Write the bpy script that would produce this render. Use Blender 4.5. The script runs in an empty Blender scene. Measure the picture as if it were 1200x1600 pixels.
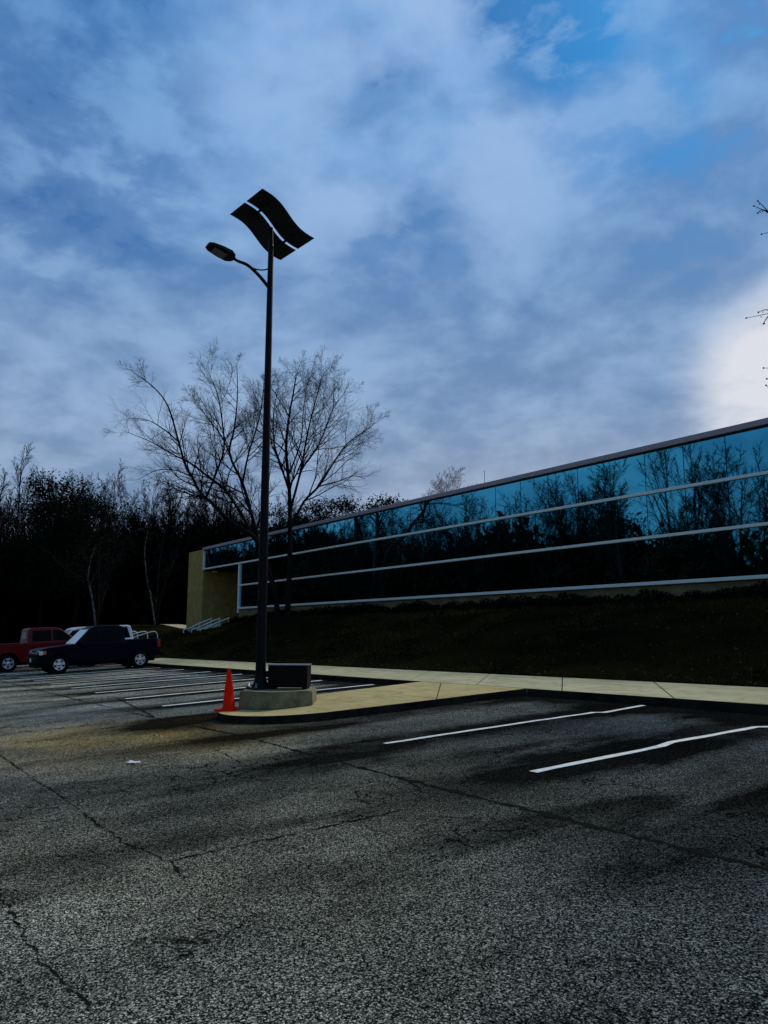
import bpy, bmesh, math, random
import numpy as np
from mathutils import Vector, Matrix
R = math.radians
S = bpy.context.scene
COL = S.collection

# ------------------------------------------------------------------ camera
CAM_H = 1.66
PITCH = math.atan(188/1200)
UX = np.array([.5764, -.8171]); UY = np.array([.8171, .5764])   # (right, forward) parts of scene X and Y
cam = bpy.data.cameras.new('camera'); cam.lens = 27; cam.sensor_width = 36; cam.sensor_fit = 'AUTO'
cam.clip_start = .05; cam.clip_end = 3000
camo = bpy.data.objects.new('camera', cam); COL.objects.link(camo)
_r = Vector((UX[0], UY[0], 0)).normalized(); _fh = Vector((UX[1], UY[1], 0)).normalized()
_f = (_fh*math.cos(PITCH) + Vector((0, 0, math.sin(PITCH)))).normalized(); _u = _r.cross(_f)
camo.matrix_world = Matrix(((_r.x, _u.x, -_f.x, 0), (_r.y, _u.y, -_f.y, 0), (_r.z, _u.z, -_f.z, CAM_H), (0, 0, 0, 1)))
S.camera = camo

# ------------------------------------------------------------------ world, sun, exposure
S.view_settings.view_transform = 'Standard'; S.view_settings.look = 'None'
S.view_settings.exposure = 0.0; S.view_settings.gamma = 1.0
SUN_EL = R(42)
SUN = Vector((-.2553*math.cos(SUN_EL), .967*math.cos(SUN_EL), math.sin(SUN_EL))).normalized()
sl = bpy.data.lights.new('sun', 'SUN'); sl.energy = 2.4; sl.angle = R(11); sl.color = (1, .93, .80)
so = bpy.data.objects.new('sun', sl); COL.objects.link(so)
so.rotation_euler = (-SUN).to_track_quat('-Z', 'Y').to_euler()

# ------------------------------------------------------------------ view directions, used by the sky and to place far things
def ray(px, py):
    cx = (px-600)/1200.; cy = (800-py)/1200.
    d = np.array([cx, math.cos(PITCH)-cy*math.sin(PITCH), math.sin(PITCH)+cy*math.cos(PITCH)])
    return np.array([d[:2]@UX, d[:2]@UY, d[2]]), d[1]
def at_depth(px, py, D):
    d, f = ray(px, py); return d*(D/f) + np.array([0, 0, CAM_H])
def rel(right, fwd):                                  # ground position from metres right / ahead of the viewer
    return np.array([right, fwd])@np.array([[UX[0], UY[0]], [UX[1], UY[1]]])

class NT:
    def __init__(s, tree): s.t = tree; s.n = tree.nodes; s.l = tree.links
    def new(s, typ, **kw):
        n = s.n.new(typ)
        for k, v in kw.items():
            if k.startswith('i_'): n.inputs[k[2:].replace('_', ' ')].default_value = v
            else: setattr(n, k, v)
        return n
    def put(s, sock, v):
        if isinstance(v, bpy.types.NodeSocket): s.l.new(v, sock)
        elif v is not None: sock.default_value = v
    def math(s, op, a, b=None, c=None, clamp=False):
        n = s.n.new('ShaderNodeMath'); n.operation = op; n.use_clamp = clamp
        s.put(n.inputs[0], a); s.put(n.inputs[1], b)
        if c is not None: s.put(n.inputs[2], c)
        return n.outputs[0]
    def vmath(s, op, a, b=None, scale=None):
        n = s.n.new('ShaderNodeVectorMath'); n.operation = op
        s.put(n.inputs[0], a); s.put(n.inputs[1], b)
        if scale is not None: s.put(n.inputs[3], scale)
        return n.outputs[1] if op in ('DOT_PRODUCT', 'LENGTH', 'DISTANCE') else n.outputs[0]
    def mapr(s, v, a, b, c=0., d=1., smooth=False):
        n = s.n.new('ShaderNodeMapRange'); n.clamp = True
        if smooth: n.interpolation_type = 'SMOOTHSTEP'
        s.put(n.inputs[0], v)
        for i, x in zip((1, 2, 3, 4), (a, b, c, d)): s.put(n.inputs[i], x)
        return n.outputs[0]
    def noise(s, vec, scale, detail=4., rough=.5, dist=0.):
        n = s.n.new('ShaderNodeTexNoise'); s.put(n.inputs['Vector'], vec)
        n.inputs['Scale'].default_value = scale; n.inputs['Detail'].default_value = detail
        n.inputs['Roughness'].default_value = rough; n.inputs['Distortion'].default_value = dist
        return n.outputs['Fac']
    def mix(s, f, a, b, blend='MIX'):
        n = s.n.new('ShaderNodeMix'); n.data_type = 'RGBA'; n.blend_type = blend
        s.put(n.inputs[0], f)
        for k, v in ((6, a), (7, b)):
            if isinstance(v, (tuple, list)): v = tuple(v)[:3] + (1,)
            s.put(n.inputs[k], v)
        return n.outputs[2]
    def sep(s, v):
        n = s.n.new('ShaderNodeSeparateXYZ'); s.put(n.inputs[0], v); return n.outputs
    def comb(s, x, y, z):
        n = s.n.new('ShaderNodeCombineXYZ')
        for i, v in enumerate((x, y, z)): s.put(n.inputs[i], v)
        return n.outputs[0]

W = bpy.data.worlds.new('World'); S.world = W; W.use_nodes = True
def make_world():
    W.node_tree.nodes.clear(); T = NT(W.node_tree)
    out = T.new('ShaderNodeOutputWorld')
    sky = T.new('ShaderNodeTexSky'); sky.sky_type = 'NISHITA'; sky.sun_disc = False
    sky.sun_elevation = SUN_EL; sky.sun_rotation = math.atan2(SUN.x, SUN.y)
    b1 = T.new('ShaderNodeBackground'); T.l.new(T.mix(1., sky.outputs[0], (.06, .40, .82), 'MULTIPLY'), b1.inputs[0]); b1.inputs[1].default_value = .10
    d = T.new('ShaderNodeTexCoord').outputs['Generated']
    x, y, z = T.sep(d)
    zc = T.math('ADD', T.math('MAXIMUM', z, 0.), .34)
    px = T.math('DIVIDE', x, zc); py = T.math('DIVIDE', y, zc)
    p = T.comb(px, py, z)
    wv = T.new('ShaderNodeTexNoise'); T.l.new(p, wv.inputs['Vector']); wv.inputs['Scale'].default_value = 2.2; wv.inputs['Detail'].default_value = 3.
    pw = T.vmath('ADD', p, T.vmath('SCALE', T.vmath('SUBTRACT', wv.outputs['Color'], (.5, .5, .5)), scale=.12))
    n1 = T.noise(pw, 2.1, 5., .5)
    n2 = T.noise(T.vmath('ADD', pw, (7.3, 2.1, 4.)), 4.4, 6., .52)
    n3 = T.noise(T.vmath('ADD', pw, (3.1, 8.4, 1.)), 10., 5., .55)
    elev = T.mapr(z, .04, .66)
    # cloud colour: blue-grey, paler and greyer towards the horizon
    dark = T.mix(elev, (.205, .290, .425), (.085, .235, .53))
    lite = T.mix(elev, (.355, .440, .580), (.190, .405, .74))
    v = T.math('ADD', T.math('MULTIPLY', T.math('ADD', n2, n3), .3), T.math('MULTIPLY', n1, .4))
    cl = T.mix(T.mapr(v, .40, .60, smooth=True), dark, lite)
    def towards(ax, ay):
        g, _ = ray(ax, ay); g = g/np.linalg.norm(g); return T.vmath('DOT_PRODUCT', d, tuple(float(q) for q in g))
    # paler rift high in the middle, bright break in the overcast low on the right
    up = T.math('MULTIPLY', T.mapr(towards(640, 130), .955, 1., smooth=True), T.mapr(n2, .42, .62, .05, .8))
    cl = T.mix(up, cl, (.34, .50, .78))
    cl = T.mix(T.math('MULTIPLY', T.mapr(towards(1080, 690), .86, 1., smooth=True), T.mapr(z, .30, .10, 0., .55, smooth=True)), cl, (.50, .53, .61))
    gl = T.math('MULTIPLY', T.math('POWER', T.mapr(towards(1270, 602), .9815, 1.0, smooth=True), 2.6), T.mapr(v, .40, .58, .5, 1.35))
    cl = T.mix(T.math('MINIMUM', gl, 1.), cl, (.72, .74, .80))
    # out-of-view sky behind the camera dimmed to cut ambient on camera-facing faces
    back = T.mapr(y, -.9, .25, .60, 1.0, smooth=True)
    cl = T.mix(1., cl, T.comb(back, back, back), 'MULTIPLY')
    b2 = T.new('ShaderNodeBackground'); T.l.new(cl, b2.inputs[0]); b2.inputs[1].default_value = 1.0
    # thin places where the blue shows through, one gap high on the right
    gap = T.math('MULTIPLY', T.mapr(towards(862, -20), .993, .9985, smooth=True), T.mapr(n3, .62, .42, .3, 1., smooth=True))
    gap2 = T.math('MULTIPLY', T.mapr(towards(965, 165), .993, .9985, smooth=True), T.mapr(n3, .60, .42, .05, .36, smooth=True))
    gap3 = T.math('MULTIPLY', T.mapr(towards(80, 210), .975, .997, smooth=True), T.mapr(n3, .60, .42, .1, .40, smooth=True))
    gap = T.math('ADD', gap, T.math('ADD', gap2, gap3))
    thin = T.math('MULTIPLY', T.mapr(v, .455, .41, 0., .45, smooth=True), T.mapr(z, .35, .6))
    cov = T.math('SUBTRACT', 1., T.math('MINIMUM', T.math('ADD', gap, thin), .92))
    ms = T.new('ShaderNodeMixShader'); T.l.new(cov, ms.inputs[0])
    T.l.new(b1.outputs[0], ms.inputs[1]); T.l.new(b2.outputs[0], ms.inputs[2])
    T.l.new(ms.outputs[0], out.inputs[0])
make_world()

# ------------------------------------------------------------------ helpers
def tag(o, label=None, cat=None, group=None, kind=None):
    if label: o['label'] = label
    if cat: o['category'] = cat
    if group: o['group'] = group
    if kind: o['kind'] = kind
    return o
def thing(name, label, cat, loc=(0, 0, 0), rotz=0., group=None):
    o = bpy.data.objects.new(name, None); o.empty_display_size = .2; COL.objects.link(o)
    o.location = loc; o.rotation_euler = (0, 0, rotz)
    return tag(o, label, cat, group)
def link(name, me, mats, parent=None, smooth=False):
    for m in (mats if isinstance(mats, (list, tuple)) else [mats]): me.materials.append(m)
    if smooth: me.polygons.foreach_set('use_smooth', [True]*len(me.polygons))
    o = bpy.data.objects.new(name, me); COL.objects.link(o)
    if parent: o.parent = parent
    return o
def from_bm(name, bm, mats, parent=None, smooth=False):
    bmesh.ops.recalc_face_normals(bm, faces=bm.faces[:])
    me = bpy.data.meshes.new(name); bm.to_mesh(me); bm.free()
    return link(name, me, mats, parent, smooth)
def from_np(name, V, Q, mats, parent=None, midx=None, smooth=False):
    """Q: (n,4) or (n,3) index array, or list of such arrays"""
    if not isinstance(Q, (list, tuple)): Q = [Q]
    V = np.asarray(V, np.float32); me = bpy.data.meshes.new(name)
    nl = sum(q.size for q in Q); npoly = sum(len(q) for q in Q)
    me.vertices.add(len(V)); me.vertices.foreach_set('co', V.ravel())
    me.loops.add(nl); me.loops.foreach_set('vertex_index', np.concatenate([q.ravel() for q in Q]).astype(np.int32))
    st = []; c = 0
    for q in Q:
        k = q.shape[1]; st.append(c+np.arange(len(q))*k); c += q.size
    me.polygons.add(npoly); me.polygons.foreach_set('loop_start', np.concatenate(st).astype(np.int32))
    if midx is not None: me.polygons.foreach_set('material_index', np.asarray(midx, np.int32))
    me.update(calc_edges=True); me.validate()
    return link(name, me, mats, parent, smooth)
def add_box(bm, x0, x1, y0, y1, z0, z1, bev=0.):
    r = bmesh.ops.create_cube(bm, size=1.)
    vs = r['verts']
    bmesh.ops.scale(bm, vec=(x1-x0, y1-y0, z1-z0), verts=vs)
    bmesh.ops.translate(bm, vec=((x0+x1)/2, (y0+y1)/2, (z0+z1)/2), verts=vs)
    if bev:
        es = list({e for v in vs for e in v.link_edges})
        bmesh.ops.bevel(bm, geom=es, offset=bev, segments=2, affect='EDGES', profile=.5)
def box(name, x0, x1, y0, y1, z0, z1, mat, parent=None, bev=0.):
    bm = bmesh.new(); add_box(bm, x0, x1, y0, y1, z0, z1, bev); return from_bm(name, bm, mat, parent)
def add_prism(bm, poly, z0, z1, fz=None):
    """vertical prism over an XY polygon; z0/z1 numbers or functions"""
    f = lambda z, p: z(p[0], p[1]) if callable(z) else z
    a = [bm.verts.new((p[0], p[1], f(z0, p))) for p in poly]; b = [bm.verts.new((p[0], p[1], f(z1, p))) for p in poly]
    bm.faces.new(a[::-1]); bm.faces.new(b)
    for i in range(len(poly)):
        j = (i+1) % len(poly); bm.faces.new((a[i], a[j], b[j], b[i]))
def tube_np(pts, rad, k):
    """returns verts, quads of a tapered tube along pts"""
    pts = np.asarray(pts, float); n = len(pts)
    t = np.gradient(pts, axis=0); t /= np.linalg.norm(t, axis=1)[:, None]+1e-9
    ref = np.where(np.abs(t[:, 2:3]) > .9, np.array([[1., 0, 0]]), np.array([[0, 0, 1.]]))
    ref = np.broadcast_to(ref[n//2], (n, 3)) if n > 2 else ref
    a = np.cross(t, ref); a /= np.linalg.norm(a, axis=1)[:, None]+1e-9; b = np.cross(t, a)
    ang = np.arange(k)*2*np.pi/k
    rad = np.broadcast_to(np.asarray(rad, float), (n,))
    V = pts[:, None, :] + rad[:, None, None]*(np.cos(ang)[None, :, None]*a[:, None, :]+np.sin(ang)[None, :, None]*b[:, None, :])
    i = np.arange(n-1)[:, None]*k; j = np.arange(k)[None, :]; j2 = (j+1) % k
    Q = np.stack([i+j, i+j2, i+k+j2, i+k+j], -1).reshape(-1, 4)
    return V.reshape(-1, 3), Q
class Tubes:
    def __init__(s): s.V = []; s.Q = []; s.c = 0
    def add(s, pts, rad, k=8):
        V, Q = tube_np(pts, rad, k); s.V.append(V); s.Q.append(Q+s.c); s.c += len(V)
    def raw(s, V, Q): s.V.append(V); s.Q.append(Q+s.c); s.c += len(V)
    def arrays(s): return np.concatenate(s.V), np.concatenate(s.Q)
    def build(s, name, mat, parent=None, smooth=True): return from_np(name, *s.arrays(), mat, parent, smooth=smooth)
def smooth_path(pts, n=4):
    P = np.asarray(pts, float); P = np.vstack([2*P[0]-P[1], P, 2*P[-1]-P[-2]]); out = []
    for i in range(1, len(P)-2):
        for t in np.arange(n)/n:
            out.append(.5*((2*P[i])+(-P[i-1]+P[i+1])*t+(2*P[i-1]-5*P[i]+4*P[i+1]-P[i+2])*t*t+(-P[i-1]+3*P[i]-3*P[i+1]+P[i+2])*t**3))
    out.append(P[-2]); return np.array(out)
def lathe(name, prof, mat, parent=None, seg=32, axis='z', smooth=True):
    a = np.arange(seg)*2*np.pi/seg; P = np.asarray(prof, float); n = len(P)
    V = np.zeros((n, seg, 3)); V[..., 0] = P[:, :1]*np.cos(a); V[..., 1] = P[:, :1]*np.sin(a); V[..., 2] = P[:, 1:]
    if axis == 'y': V = V[..., [0, 2, 1]]
    i = np.arange(n-1)[:, None]*seg; j = np.arange(seg)[None]; j2 = (j+1) % seg
    Q = np.stack([i+j, i+j2, i+seg+j2, i+seg+j], -1).reshape(-1, 4)
    return from_np(name, V.reshape(-1, 3), Q, mat, parent, smooth=smooth)

# ------------------------------------------------------------------ materials
def mat(name, col, rough=.6, metal=0., spec=.5, var=0., vscale=3., bump=0., bscale=40., col2=None, coat=0.):
    m = bpy.data.materials.new(name); m.use_nodes = True; T = NT(m.node_tree)
    b = T.n['Principled BSDF']; b.inputs['Roughness'].default_value = rough; b.inputs['Metallic'].default_value = metal
    b.inputs['Specular IOR Level'].default_value = spec; b.inputs['Coat Weight'].default_value = coat
    c = tuple(col)+(1,)
    if var or col2 or bump:
        g = T.new('ShaderNodeTexCoord').outputs['Object']
    if var or col2:
        c2 = tuple(col2)+(1,) if col2 else tuple(max(0, x*(1-var)) for x in col)+(1,)
        f = T.mapr(T.noise(g, vscale, 6., .6), .33, .67)
        T.l.new(T.mix(f, c2, c), b.inputs['Base Color'])
    else: b.inputs['Base Color'].default_value = c
    if bump:
        bn = T.new('ShaderNodeBump'); bn.inputs['Strength'].default_value = bump; bn.inputs['Distance'].default_value = .01
        T.l.new(T.noise(g, bscale, 4., .6), bn.inputs['Height']); T.l.new(bn.outputs[0], b.inputs['Normal'])
    return m
M = {}
M['black_metal'] = mat('black painted metal', (.005, .006, .008), .5, spec=.12, var=.3, vscale=6)
M['panel_back'] = mat('dark solar panel', (.006, .008, .012), .5, spec=.12)
M['panel_cell'] = mat('solar cells', (.010, .018, .05), .15)
M['lamp_lens'] = mat('lamp lens', (.05, .06, .07), .2)
M['bolt'] = mat('galvanised bolt', (.25, .25, .25), .4, metal=.8)
def mat_walk(name, c1, c2, dirt):
    m = bpy.data.materials.new(name); m.use_nodes = True; T = NT(m.node_tree); b = T.n['Principled BSDF']
    b.inputs['Roughness'].default_value = .9; b.inputs['Specular IOR Level'].default_value = .1
    g = T.new('ShaderNodeNewGeometry').outputs['Position']
    c = T.mix(T.mapr(T.noise(g, 1.1, 6., .65), .35, .65), c2, c1)
    c = T.mix(T.math('MULTIPLY', T.mapr(T.noise(g, 3.3, 7., .7, .4), .52, .70), .75), c, dirt)
    x, y, z = T.sep(g)
    c = T.mix(T.math('MULTIPLY', T.mapr(T.noise(T.comb(T.math('MULTIPLY', x, .5), T.math('MULTIPLY', y, 2.), 0.), 1.6, 5., .6), .55, .7), .5), c, dirt)
    c = T.mix(T.mapr(T.noise(g, 60., 3., .6), .62, .72, 0., .5), c, dirt)
    T.l.new(c, b.inputs['Base Color'])
    bn = T.new('ShaderNodeBump'); bn.inputs['Strength'].default_value = .4; bn.inputs['Distance'].default_value = .01
    T.l.new(T.noise(g, 80., 4., .6), bn.inputs['Height']); T.l.new(bn.outputs[0], b.inputs['Normal']); return m
M['walk'] = mat_walk('weathered tan concrete', (.46, .42, .24), (.35, .315, .175), (.17, .15, .08))
M['island'] = mat_walk('weathered yellow concrete', (.48, .385, .17), (.37, .29, .12), (.19, .14, .06))
M['kerb'] = mat('shade-dark kerb stone', (.040, .035, .024), .95, spec=.02, col2=(.007, .006, .005), vscale=2.5)  # shade on the kerb face is put into this near-black colour
M['joint'] = mat('joint filler', (.03, .028, .02), .9, spec=.1)
M['pedestal'] = mat('weathered grey concrete', (.28, .265, .15), .9, spec=.1, col2=(.13, .12, .06), vscale=4.5, bump=.4, bscale=60)
M['cabinet'] = mat('black cabinet paint', (.004, .004, .004), .45, spec=.10)
M['paint'] = mat('white road paint', (.72, .74, .70), .7, spec=.3, col2=(.45, .46, .44), vscale=14)
M['paint_old'] = mat('worn road paint', (.80, .80, .76), .8, spec=.1, col2=(.50, .50, .47), vscale=5)
M['crack'] = mat('open asphalt crack', (.012, .012, .010), .95, spec=.0)
M['base_wall'] = mat('tan concrete base', (.27, .22, .105), .9, spec=.2, col2=(.13, .105, .05), vscale=1.6, bump=.3, bscale=30)
M['pier'] = mat('tan aggregate panel', (.50, .36, .115), .9, spec=.05, col2=(.32, .23, .075), vscale=2.2, bump=.5, bscale=45)
M['trim'] = mat('white aluminium trim', (.90, .95, .84), .5, spec=.4)
M['coping'] = mat('mauve grey metal coping', (.42, .36, .38), .5, spec=.2)
M['rubber_joint'] = mat('black glazing joint', (.01, .012, .014), .7)
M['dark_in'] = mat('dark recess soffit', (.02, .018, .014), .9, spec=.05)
M['roofing'] = mat('roof felt', (.06, .06, .06), .9)
M['rail'] = mat('white painted rail', (.95, .93, .84), .45)
M['bark'] = mat('grey brown bark', (.016, .014, .014), .9, spec=.05, var=.6, vscale=6)
M['birch'] = mat('flecked pale bark', (.19, .17, .14), .9, spec=.05, col2=(.006, .006, .005), vscale=3.2)
M['bark_far'] = mat('woods bark', (.014, .012, .012), .95, spec=.02, var=.5, vscale=1)
M['bark_pale'] = mat('pale twig bark', (.36, .29, .30), .95, spec=.02)
M['needle'] = mat('dark evergreen needles', (.010, .018, .009), .9, spec=.03, col2=(.004, .007, .004), vscale=.6)
M['shrub'] = mat('dark shrub leaves', (.008, .010, .004), .85, spec=.04, col2=(.003, .004, .002), vscale=3)
M['under'] = mat('dark undergrowth', (.004, .005, .003), 1., spec=.0, col2=(.007, .006, .004), vscale=.4)
M['blade'] = mat('dormant grass', (.10, .074, .016), .9, spec=.0, col2=(.006, .006, .001), vscale=.18)
M['leaf'] = mat('fallen leaves', (.16, .13, .045), .9, spec=.02, col2=(.015, .011, .005), vscale=2)
M['paper'] = mat('white paper', (.55, .55, .53), .8)
M['tyre'] = mat('tyre rubber', (.006, .006, .006), .85, spec=.06)
M['rim'] = mat('bright alloy', (.75, .76, .78), .25, metal=.9)
M['navy'] = mat('navy paint', (.0015, .002, .008), .35, spec=.06, coat=.04)
M['red'] = mat('red paint', (.15, .003, .004), .35, spec=.12, coat=.08)
M['van_white'] = mat('white paint', (.80, .80, .80), .3, spec=.4, coat=.3)
M['black_plastic'] = mat('black plastic', (.005, .005, .006), .7, spec=.08)
M['lamp_glass'] = mat('headlight glass', (.80, .78, .62), .2)
M['amber'] = mat('amber lens', (.75, .14, .03), .25)
M['tail'] = mat('red lens', (.35, .01, .01), .25)
M['chrome'] = mat('chrome', (.6, .6, .62), .15, metal=1.)
M['plate'] = mat('licence plate white', (.8, .8, .8), .5)
def mat_glass(name, tint, base, rough=.02, strength=1.):
    m = bpy.data.materials.new(name); m.use_nodes = True; T = NT(m.node_tree)
    b = T.n['Principled BSDF']; b.inputs['Base Color'].default_value = tint+(1,); b.inputs['Metallic'].default_value = 1.
    b.inputs['Roughness'].default_value = rough
    return m
M['facade_glass'] = mat_glass('blue mirrored glazing', (.09, .56, .76), None, .015)
M['car_glass'] = mat('car glass', (.002, .003, .003), .15, spec=.04)
def mat_cone():
    m = bpy.data.materials.new('orange cone plastic'); m.use_nodes = True; T = NT(m.node_tree)
    b = T.n['Principled BSDF']; b.inputs['Base Color'].default_value = (1., .030, .004, 1); b.inputs['Roughness'].default_value = .6; b.inputs['Specular IOR Level'].default_value = .1
    g = T.new('ShaderNodeTexCoord').outputs['Object']; T.l.new(T.mix(T.mapr(T.noise(g, 9., 6., .7), .60, .72, 0., .85), (1., .030, .004), (.30, .02, .008)), b.inputs['Base Color'])
    tr = T.new('ShaderNodeBsdfTranslucent'); tr.inputs[0].default_value = (1., .06, .01, 1)
    ms = T.new('ShaderNodeMixShader'); ms.inputs[0].default_value = .45
    T.l.new(b.outputs[0], ms.inputs[1]); T.l.new(tr.outputs[0], ms.inputs[2])
    T.l.new(ms.outputs[0], T.n['Material Output'].inputs[0]); return m
M['cone'] = mat_cone()
def mat_asphalt():
    m = bpy.data.materials.new('old asphalt'); m.use_nodes = True; T = NT(m.node_tree)
    b = T.n['Principled BSDF']
    g = T.new('ShaderNodeNewGeometry').outputs['Position']; x, y, z = T.sep(g)
    flat = T.comb(x, y, 0.)
    big = T.noise(flat, .16, 3., .5); mid = T.noise(T.vmath('ADD', flat, (31., 7., 0.)), .55, 5., .6)
    fine = T.noise(flat, 9., 4., .6)
    # aggregate: small stones, about one in five pale
    vo = T.new('ShaderNodeTexVoronoi'); T.l.new(flat, vo.inputs['Vector']); vo.inputs['Scale'].default_value = 145.
    st = T.sep(vo.outputs['Color'])
    stone = T.math('POWER', st[0], 5.5)
    vo2 = T.new('ShaderNodeTexVoronoi'); T.l.new(flat, vo2.inputs['Vector']); vo2.inputs['Scale'].default_value = 82.
    stone2 = T.math('POWER', T.sep(vo2.outputs['Color'])[1], 7.)
    grit = T.math('ADD', T.math('MULTIPLY', stone, 2.7), T.math('MULTIPLY', stone2, 1.3))
    grit = T.math('ADD', grit, .03)
    basec = T.mix(T.mapr(big, .35, .65), (.215, .228, .198), (.30, .272, .190))
    # dark stall stains: oil and damp along the middle of every bay
    wob = T.math('MULTIPLY', T.math('SUBTRACT', T.noise(flat, .5, 4., .6), .5), 1.5)
    ph = T.math('MULTIPLY', T.math('ADD', T.math('ADD', x, 8.5+.95), wob), 2*math.pi/2.67)
    stall = T.mapr(T.math('COSINE', T.math('ADD', ph, math.pi*1.35)), -.5, .95, 0., 1., smooth=True)
    inrow = T.math('MULTIPLY', T.mapr(T.math('ADD', y, wob), 3.2, 5.6, smooth=True), T.mapr(x, -60., -45.))
    stall = T.math('MULTIPLY', T.math('MULTIPLY', stall, inrow), T.mapr(mid, .32, .55, .35, 1.))
    streak = T.math('MULTIPLY', T.mapr(T.math('COSINE', T.math('ADD', T.math('MULTIPLY', T.math('ADD', T.math('ADD', x, 16.5-.42), T.math('MULTIPLY', wob, .25)), 2*math.pi/2.65), 0.)), .55, .95, 0., 1., smooth=True), T.math('MULTIPLY', T.mapr(x, -14.2, -14.8), T.mapr(T.math('ADD', y, wob), 4.6, 6.2, smooth=True)))
    # broader damp darkening on the building side of the nearer bays and along the gutter
    damp = T.math('MULTIPLY', T.mapr(T.math('ADD', x, T.math('MULTIPLY', wob, 2.5)), -12.5, -7., smooth=True), T.mapr(T.math('ADD', y, wob), 1.5, 6.5, smooth=True))
    gut = T.mapr(T.math('ADD', y, T.math('MULTIPLY', wob, .35)), 10.1, 11.1, smooth=True)
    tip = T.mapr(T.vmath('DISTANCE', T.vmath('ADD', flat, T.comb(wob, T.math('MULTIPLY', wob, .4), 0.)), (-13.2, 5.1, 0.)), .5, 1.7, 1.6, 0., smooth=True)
    # old drip lines in the lane
    lane = T.mapr(T.noise(T.comb(T.math('MULTIPLY', x, 1.2), T.math('MULTIPLY', y, .38), 3.), .75, 5., .6), .46, .64, 0., .85, smooth=True)
    # crazing: fine branching cracks where the old surface has broken up
    ve = T.new('ShaderNodeTexVoronoi'); ve.feature = 'DISTANCE_TO_EDGE'; ve.inputs['Scale'].default_value = 2.6
    wq = T.new('ShaderNodeTexNoise'); T.l.new(flat, wq.inputs['Vector']); wq.inputs['Scale'].default_value = 3.5; wq.inputs['Detail'].default_value = 6.
    T.l.new(T.vmath('ADD', flat, T.vmath('SCALE', T.vmath('SUBTRACT', wq.outputs['Color'], (.5, .5, .5)), scale=.5)), ve.inputs['Vector'])
    craz = T.math('MULTIPLY', T.mapr(ve.outputs['Distance'], .010, .035, 1., 0.), T.mapr(T.noise(T.vmath('ADD', flat, (5., 5., 0.)), .42, 4., .6), .50, .60))
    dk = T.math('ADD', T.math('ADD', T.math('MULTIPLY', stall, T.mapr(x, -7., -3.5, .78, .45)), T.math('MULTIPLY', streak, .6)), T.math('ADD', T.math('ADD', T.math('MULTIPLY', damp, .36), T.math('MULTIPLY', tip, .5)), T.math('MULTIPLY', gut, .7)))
    dk = T.math('MINIMUM', T.math('ADD', T.math('ADD', dk, T.math('MULTIPLY', craz, .7)), T.math('MULTIPLY', lane, .6)), .92)
    # rusty silt by the island tip
    dist = T.vmath('DISTANCE', T.vmath('ADD', flat, T.comb(wob, wob, 0.)), (-12.3, 4.2, 0.))
    rust = T.math('MULTIPLY', T.mapr(dist, .6, 3.6, 1., 0., smooth=True), T.mapr(T.math('ADD', T.math('MULTIPLY', fine, .5), T.math('MULTIPLY', mid, .5)), .36, .54))
    c = T.mix(T.math('MULTIPLY', rust, .82), basec, (.38, .25, .07))
    wear = T.mapr(mid, .3, .7, .55, 1.3)
    far = T.mapr(x, -26., -6., 2.1, 1.)
    k = T.math('MULTIPLY', T.math('MULTIPLY', grit, wear), T.math('MULTIPLY', T.math('SUBTRACT', 1., dk), far))
    sc = T.vmath('SCALE', c, scale=k)
    b = T.new('ShaderNodeBsdfDiffuse'); T.l.new(sc, b.inputs['Color']); b.inputs['Roughness'].default_value = .6
    T.l.new(b.outputs[0], T.n['Material Output'].inputs[0])
    bn = T.new('ShaderNodeBump'); bn.inputs['Strength'].default_value = .6; bn.inputs['Distance'].default_value = .006
    T.l.new(T.math('ADD', stone, T.math('MULTIPLY', fine, .6)), bn.inputs['Height']); T.l.new(bn.outputs[0], b.inputs['Normal'])
    return m
M['asphalt'] = mat_asphalt()
M['soil'] = mat('dark turf and leaf mould', (.018, .014, .004), .95, spec=.0, col2=(.003, .003, .002), vscale=.5, bump=.6, bscale=14)

# ------------------------------------------------------------------ terrain
def lotz(X, Y): return .01*np.clip(X, -130, 60)+.045*np.clip(Y, -70, 14)
def smst(t): t = np.clip(t, 0, 1); return t*t*(3-2*t)
def ztop(X): return np.interp(X, [-130, -85, -66, -58, -50, -42, 30], [2.6, 2.5, 2.3, 1.75, 1.85, 2.6, 2.75])
def gz(X, Y):
    k = smst((np.asarray(Y)-13.8)/7.4); k = .35*np.clip((np.asarray(Y)-13.8)/7.4, 0, 1)+.65*k
    return np.where(np.asarray(Y) < 13.79, lotz(X, Y)-.06, (lotz(X, np.minimum(Y, 13.8))+.14)*(1-k)+ztop(X)*k)
LZ = lambda X, Y: float(lotz(X, Y))
def build_ground():
    xs = np.concatenate([[-1500, -600, -300], np.arange(-160, 41, 4.), [80, 200, 600, 1500]])
    ys = np.concatenate([[-1500, -600, -250, -120, -70, -45, -20, 0, 8, 13.74], np.arange(13.8, 22.3, .6), [24, 28, 34, 45, 60, 90, 150, 300, 700, 1500]])
    X, Y = np.meshgrid(xs, ys, indexing='ij'); Z = gz(X, Y)
    rg = np.random.default_rng(3); Z = Z+np.where((Y > 14.5) & (Y < 21), rg.normal(0, .035, Z.shape), 0)
    V = np.stack([X, Y, Z], -1).reshape(-1, 3); ny = len(ys)
    i = np.arange(len(xs)-1)[:, None]*ny; j = np.arange(ny-1)[None]
    Q = np.stack([i+j, i+ny+j, i+ny+j+1, i+j+1], -1).reshape(-1, 4)
    o = from_np('ground', V, Q, M['soil']); tag(o, kind='structure')
build_ground()

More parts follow.
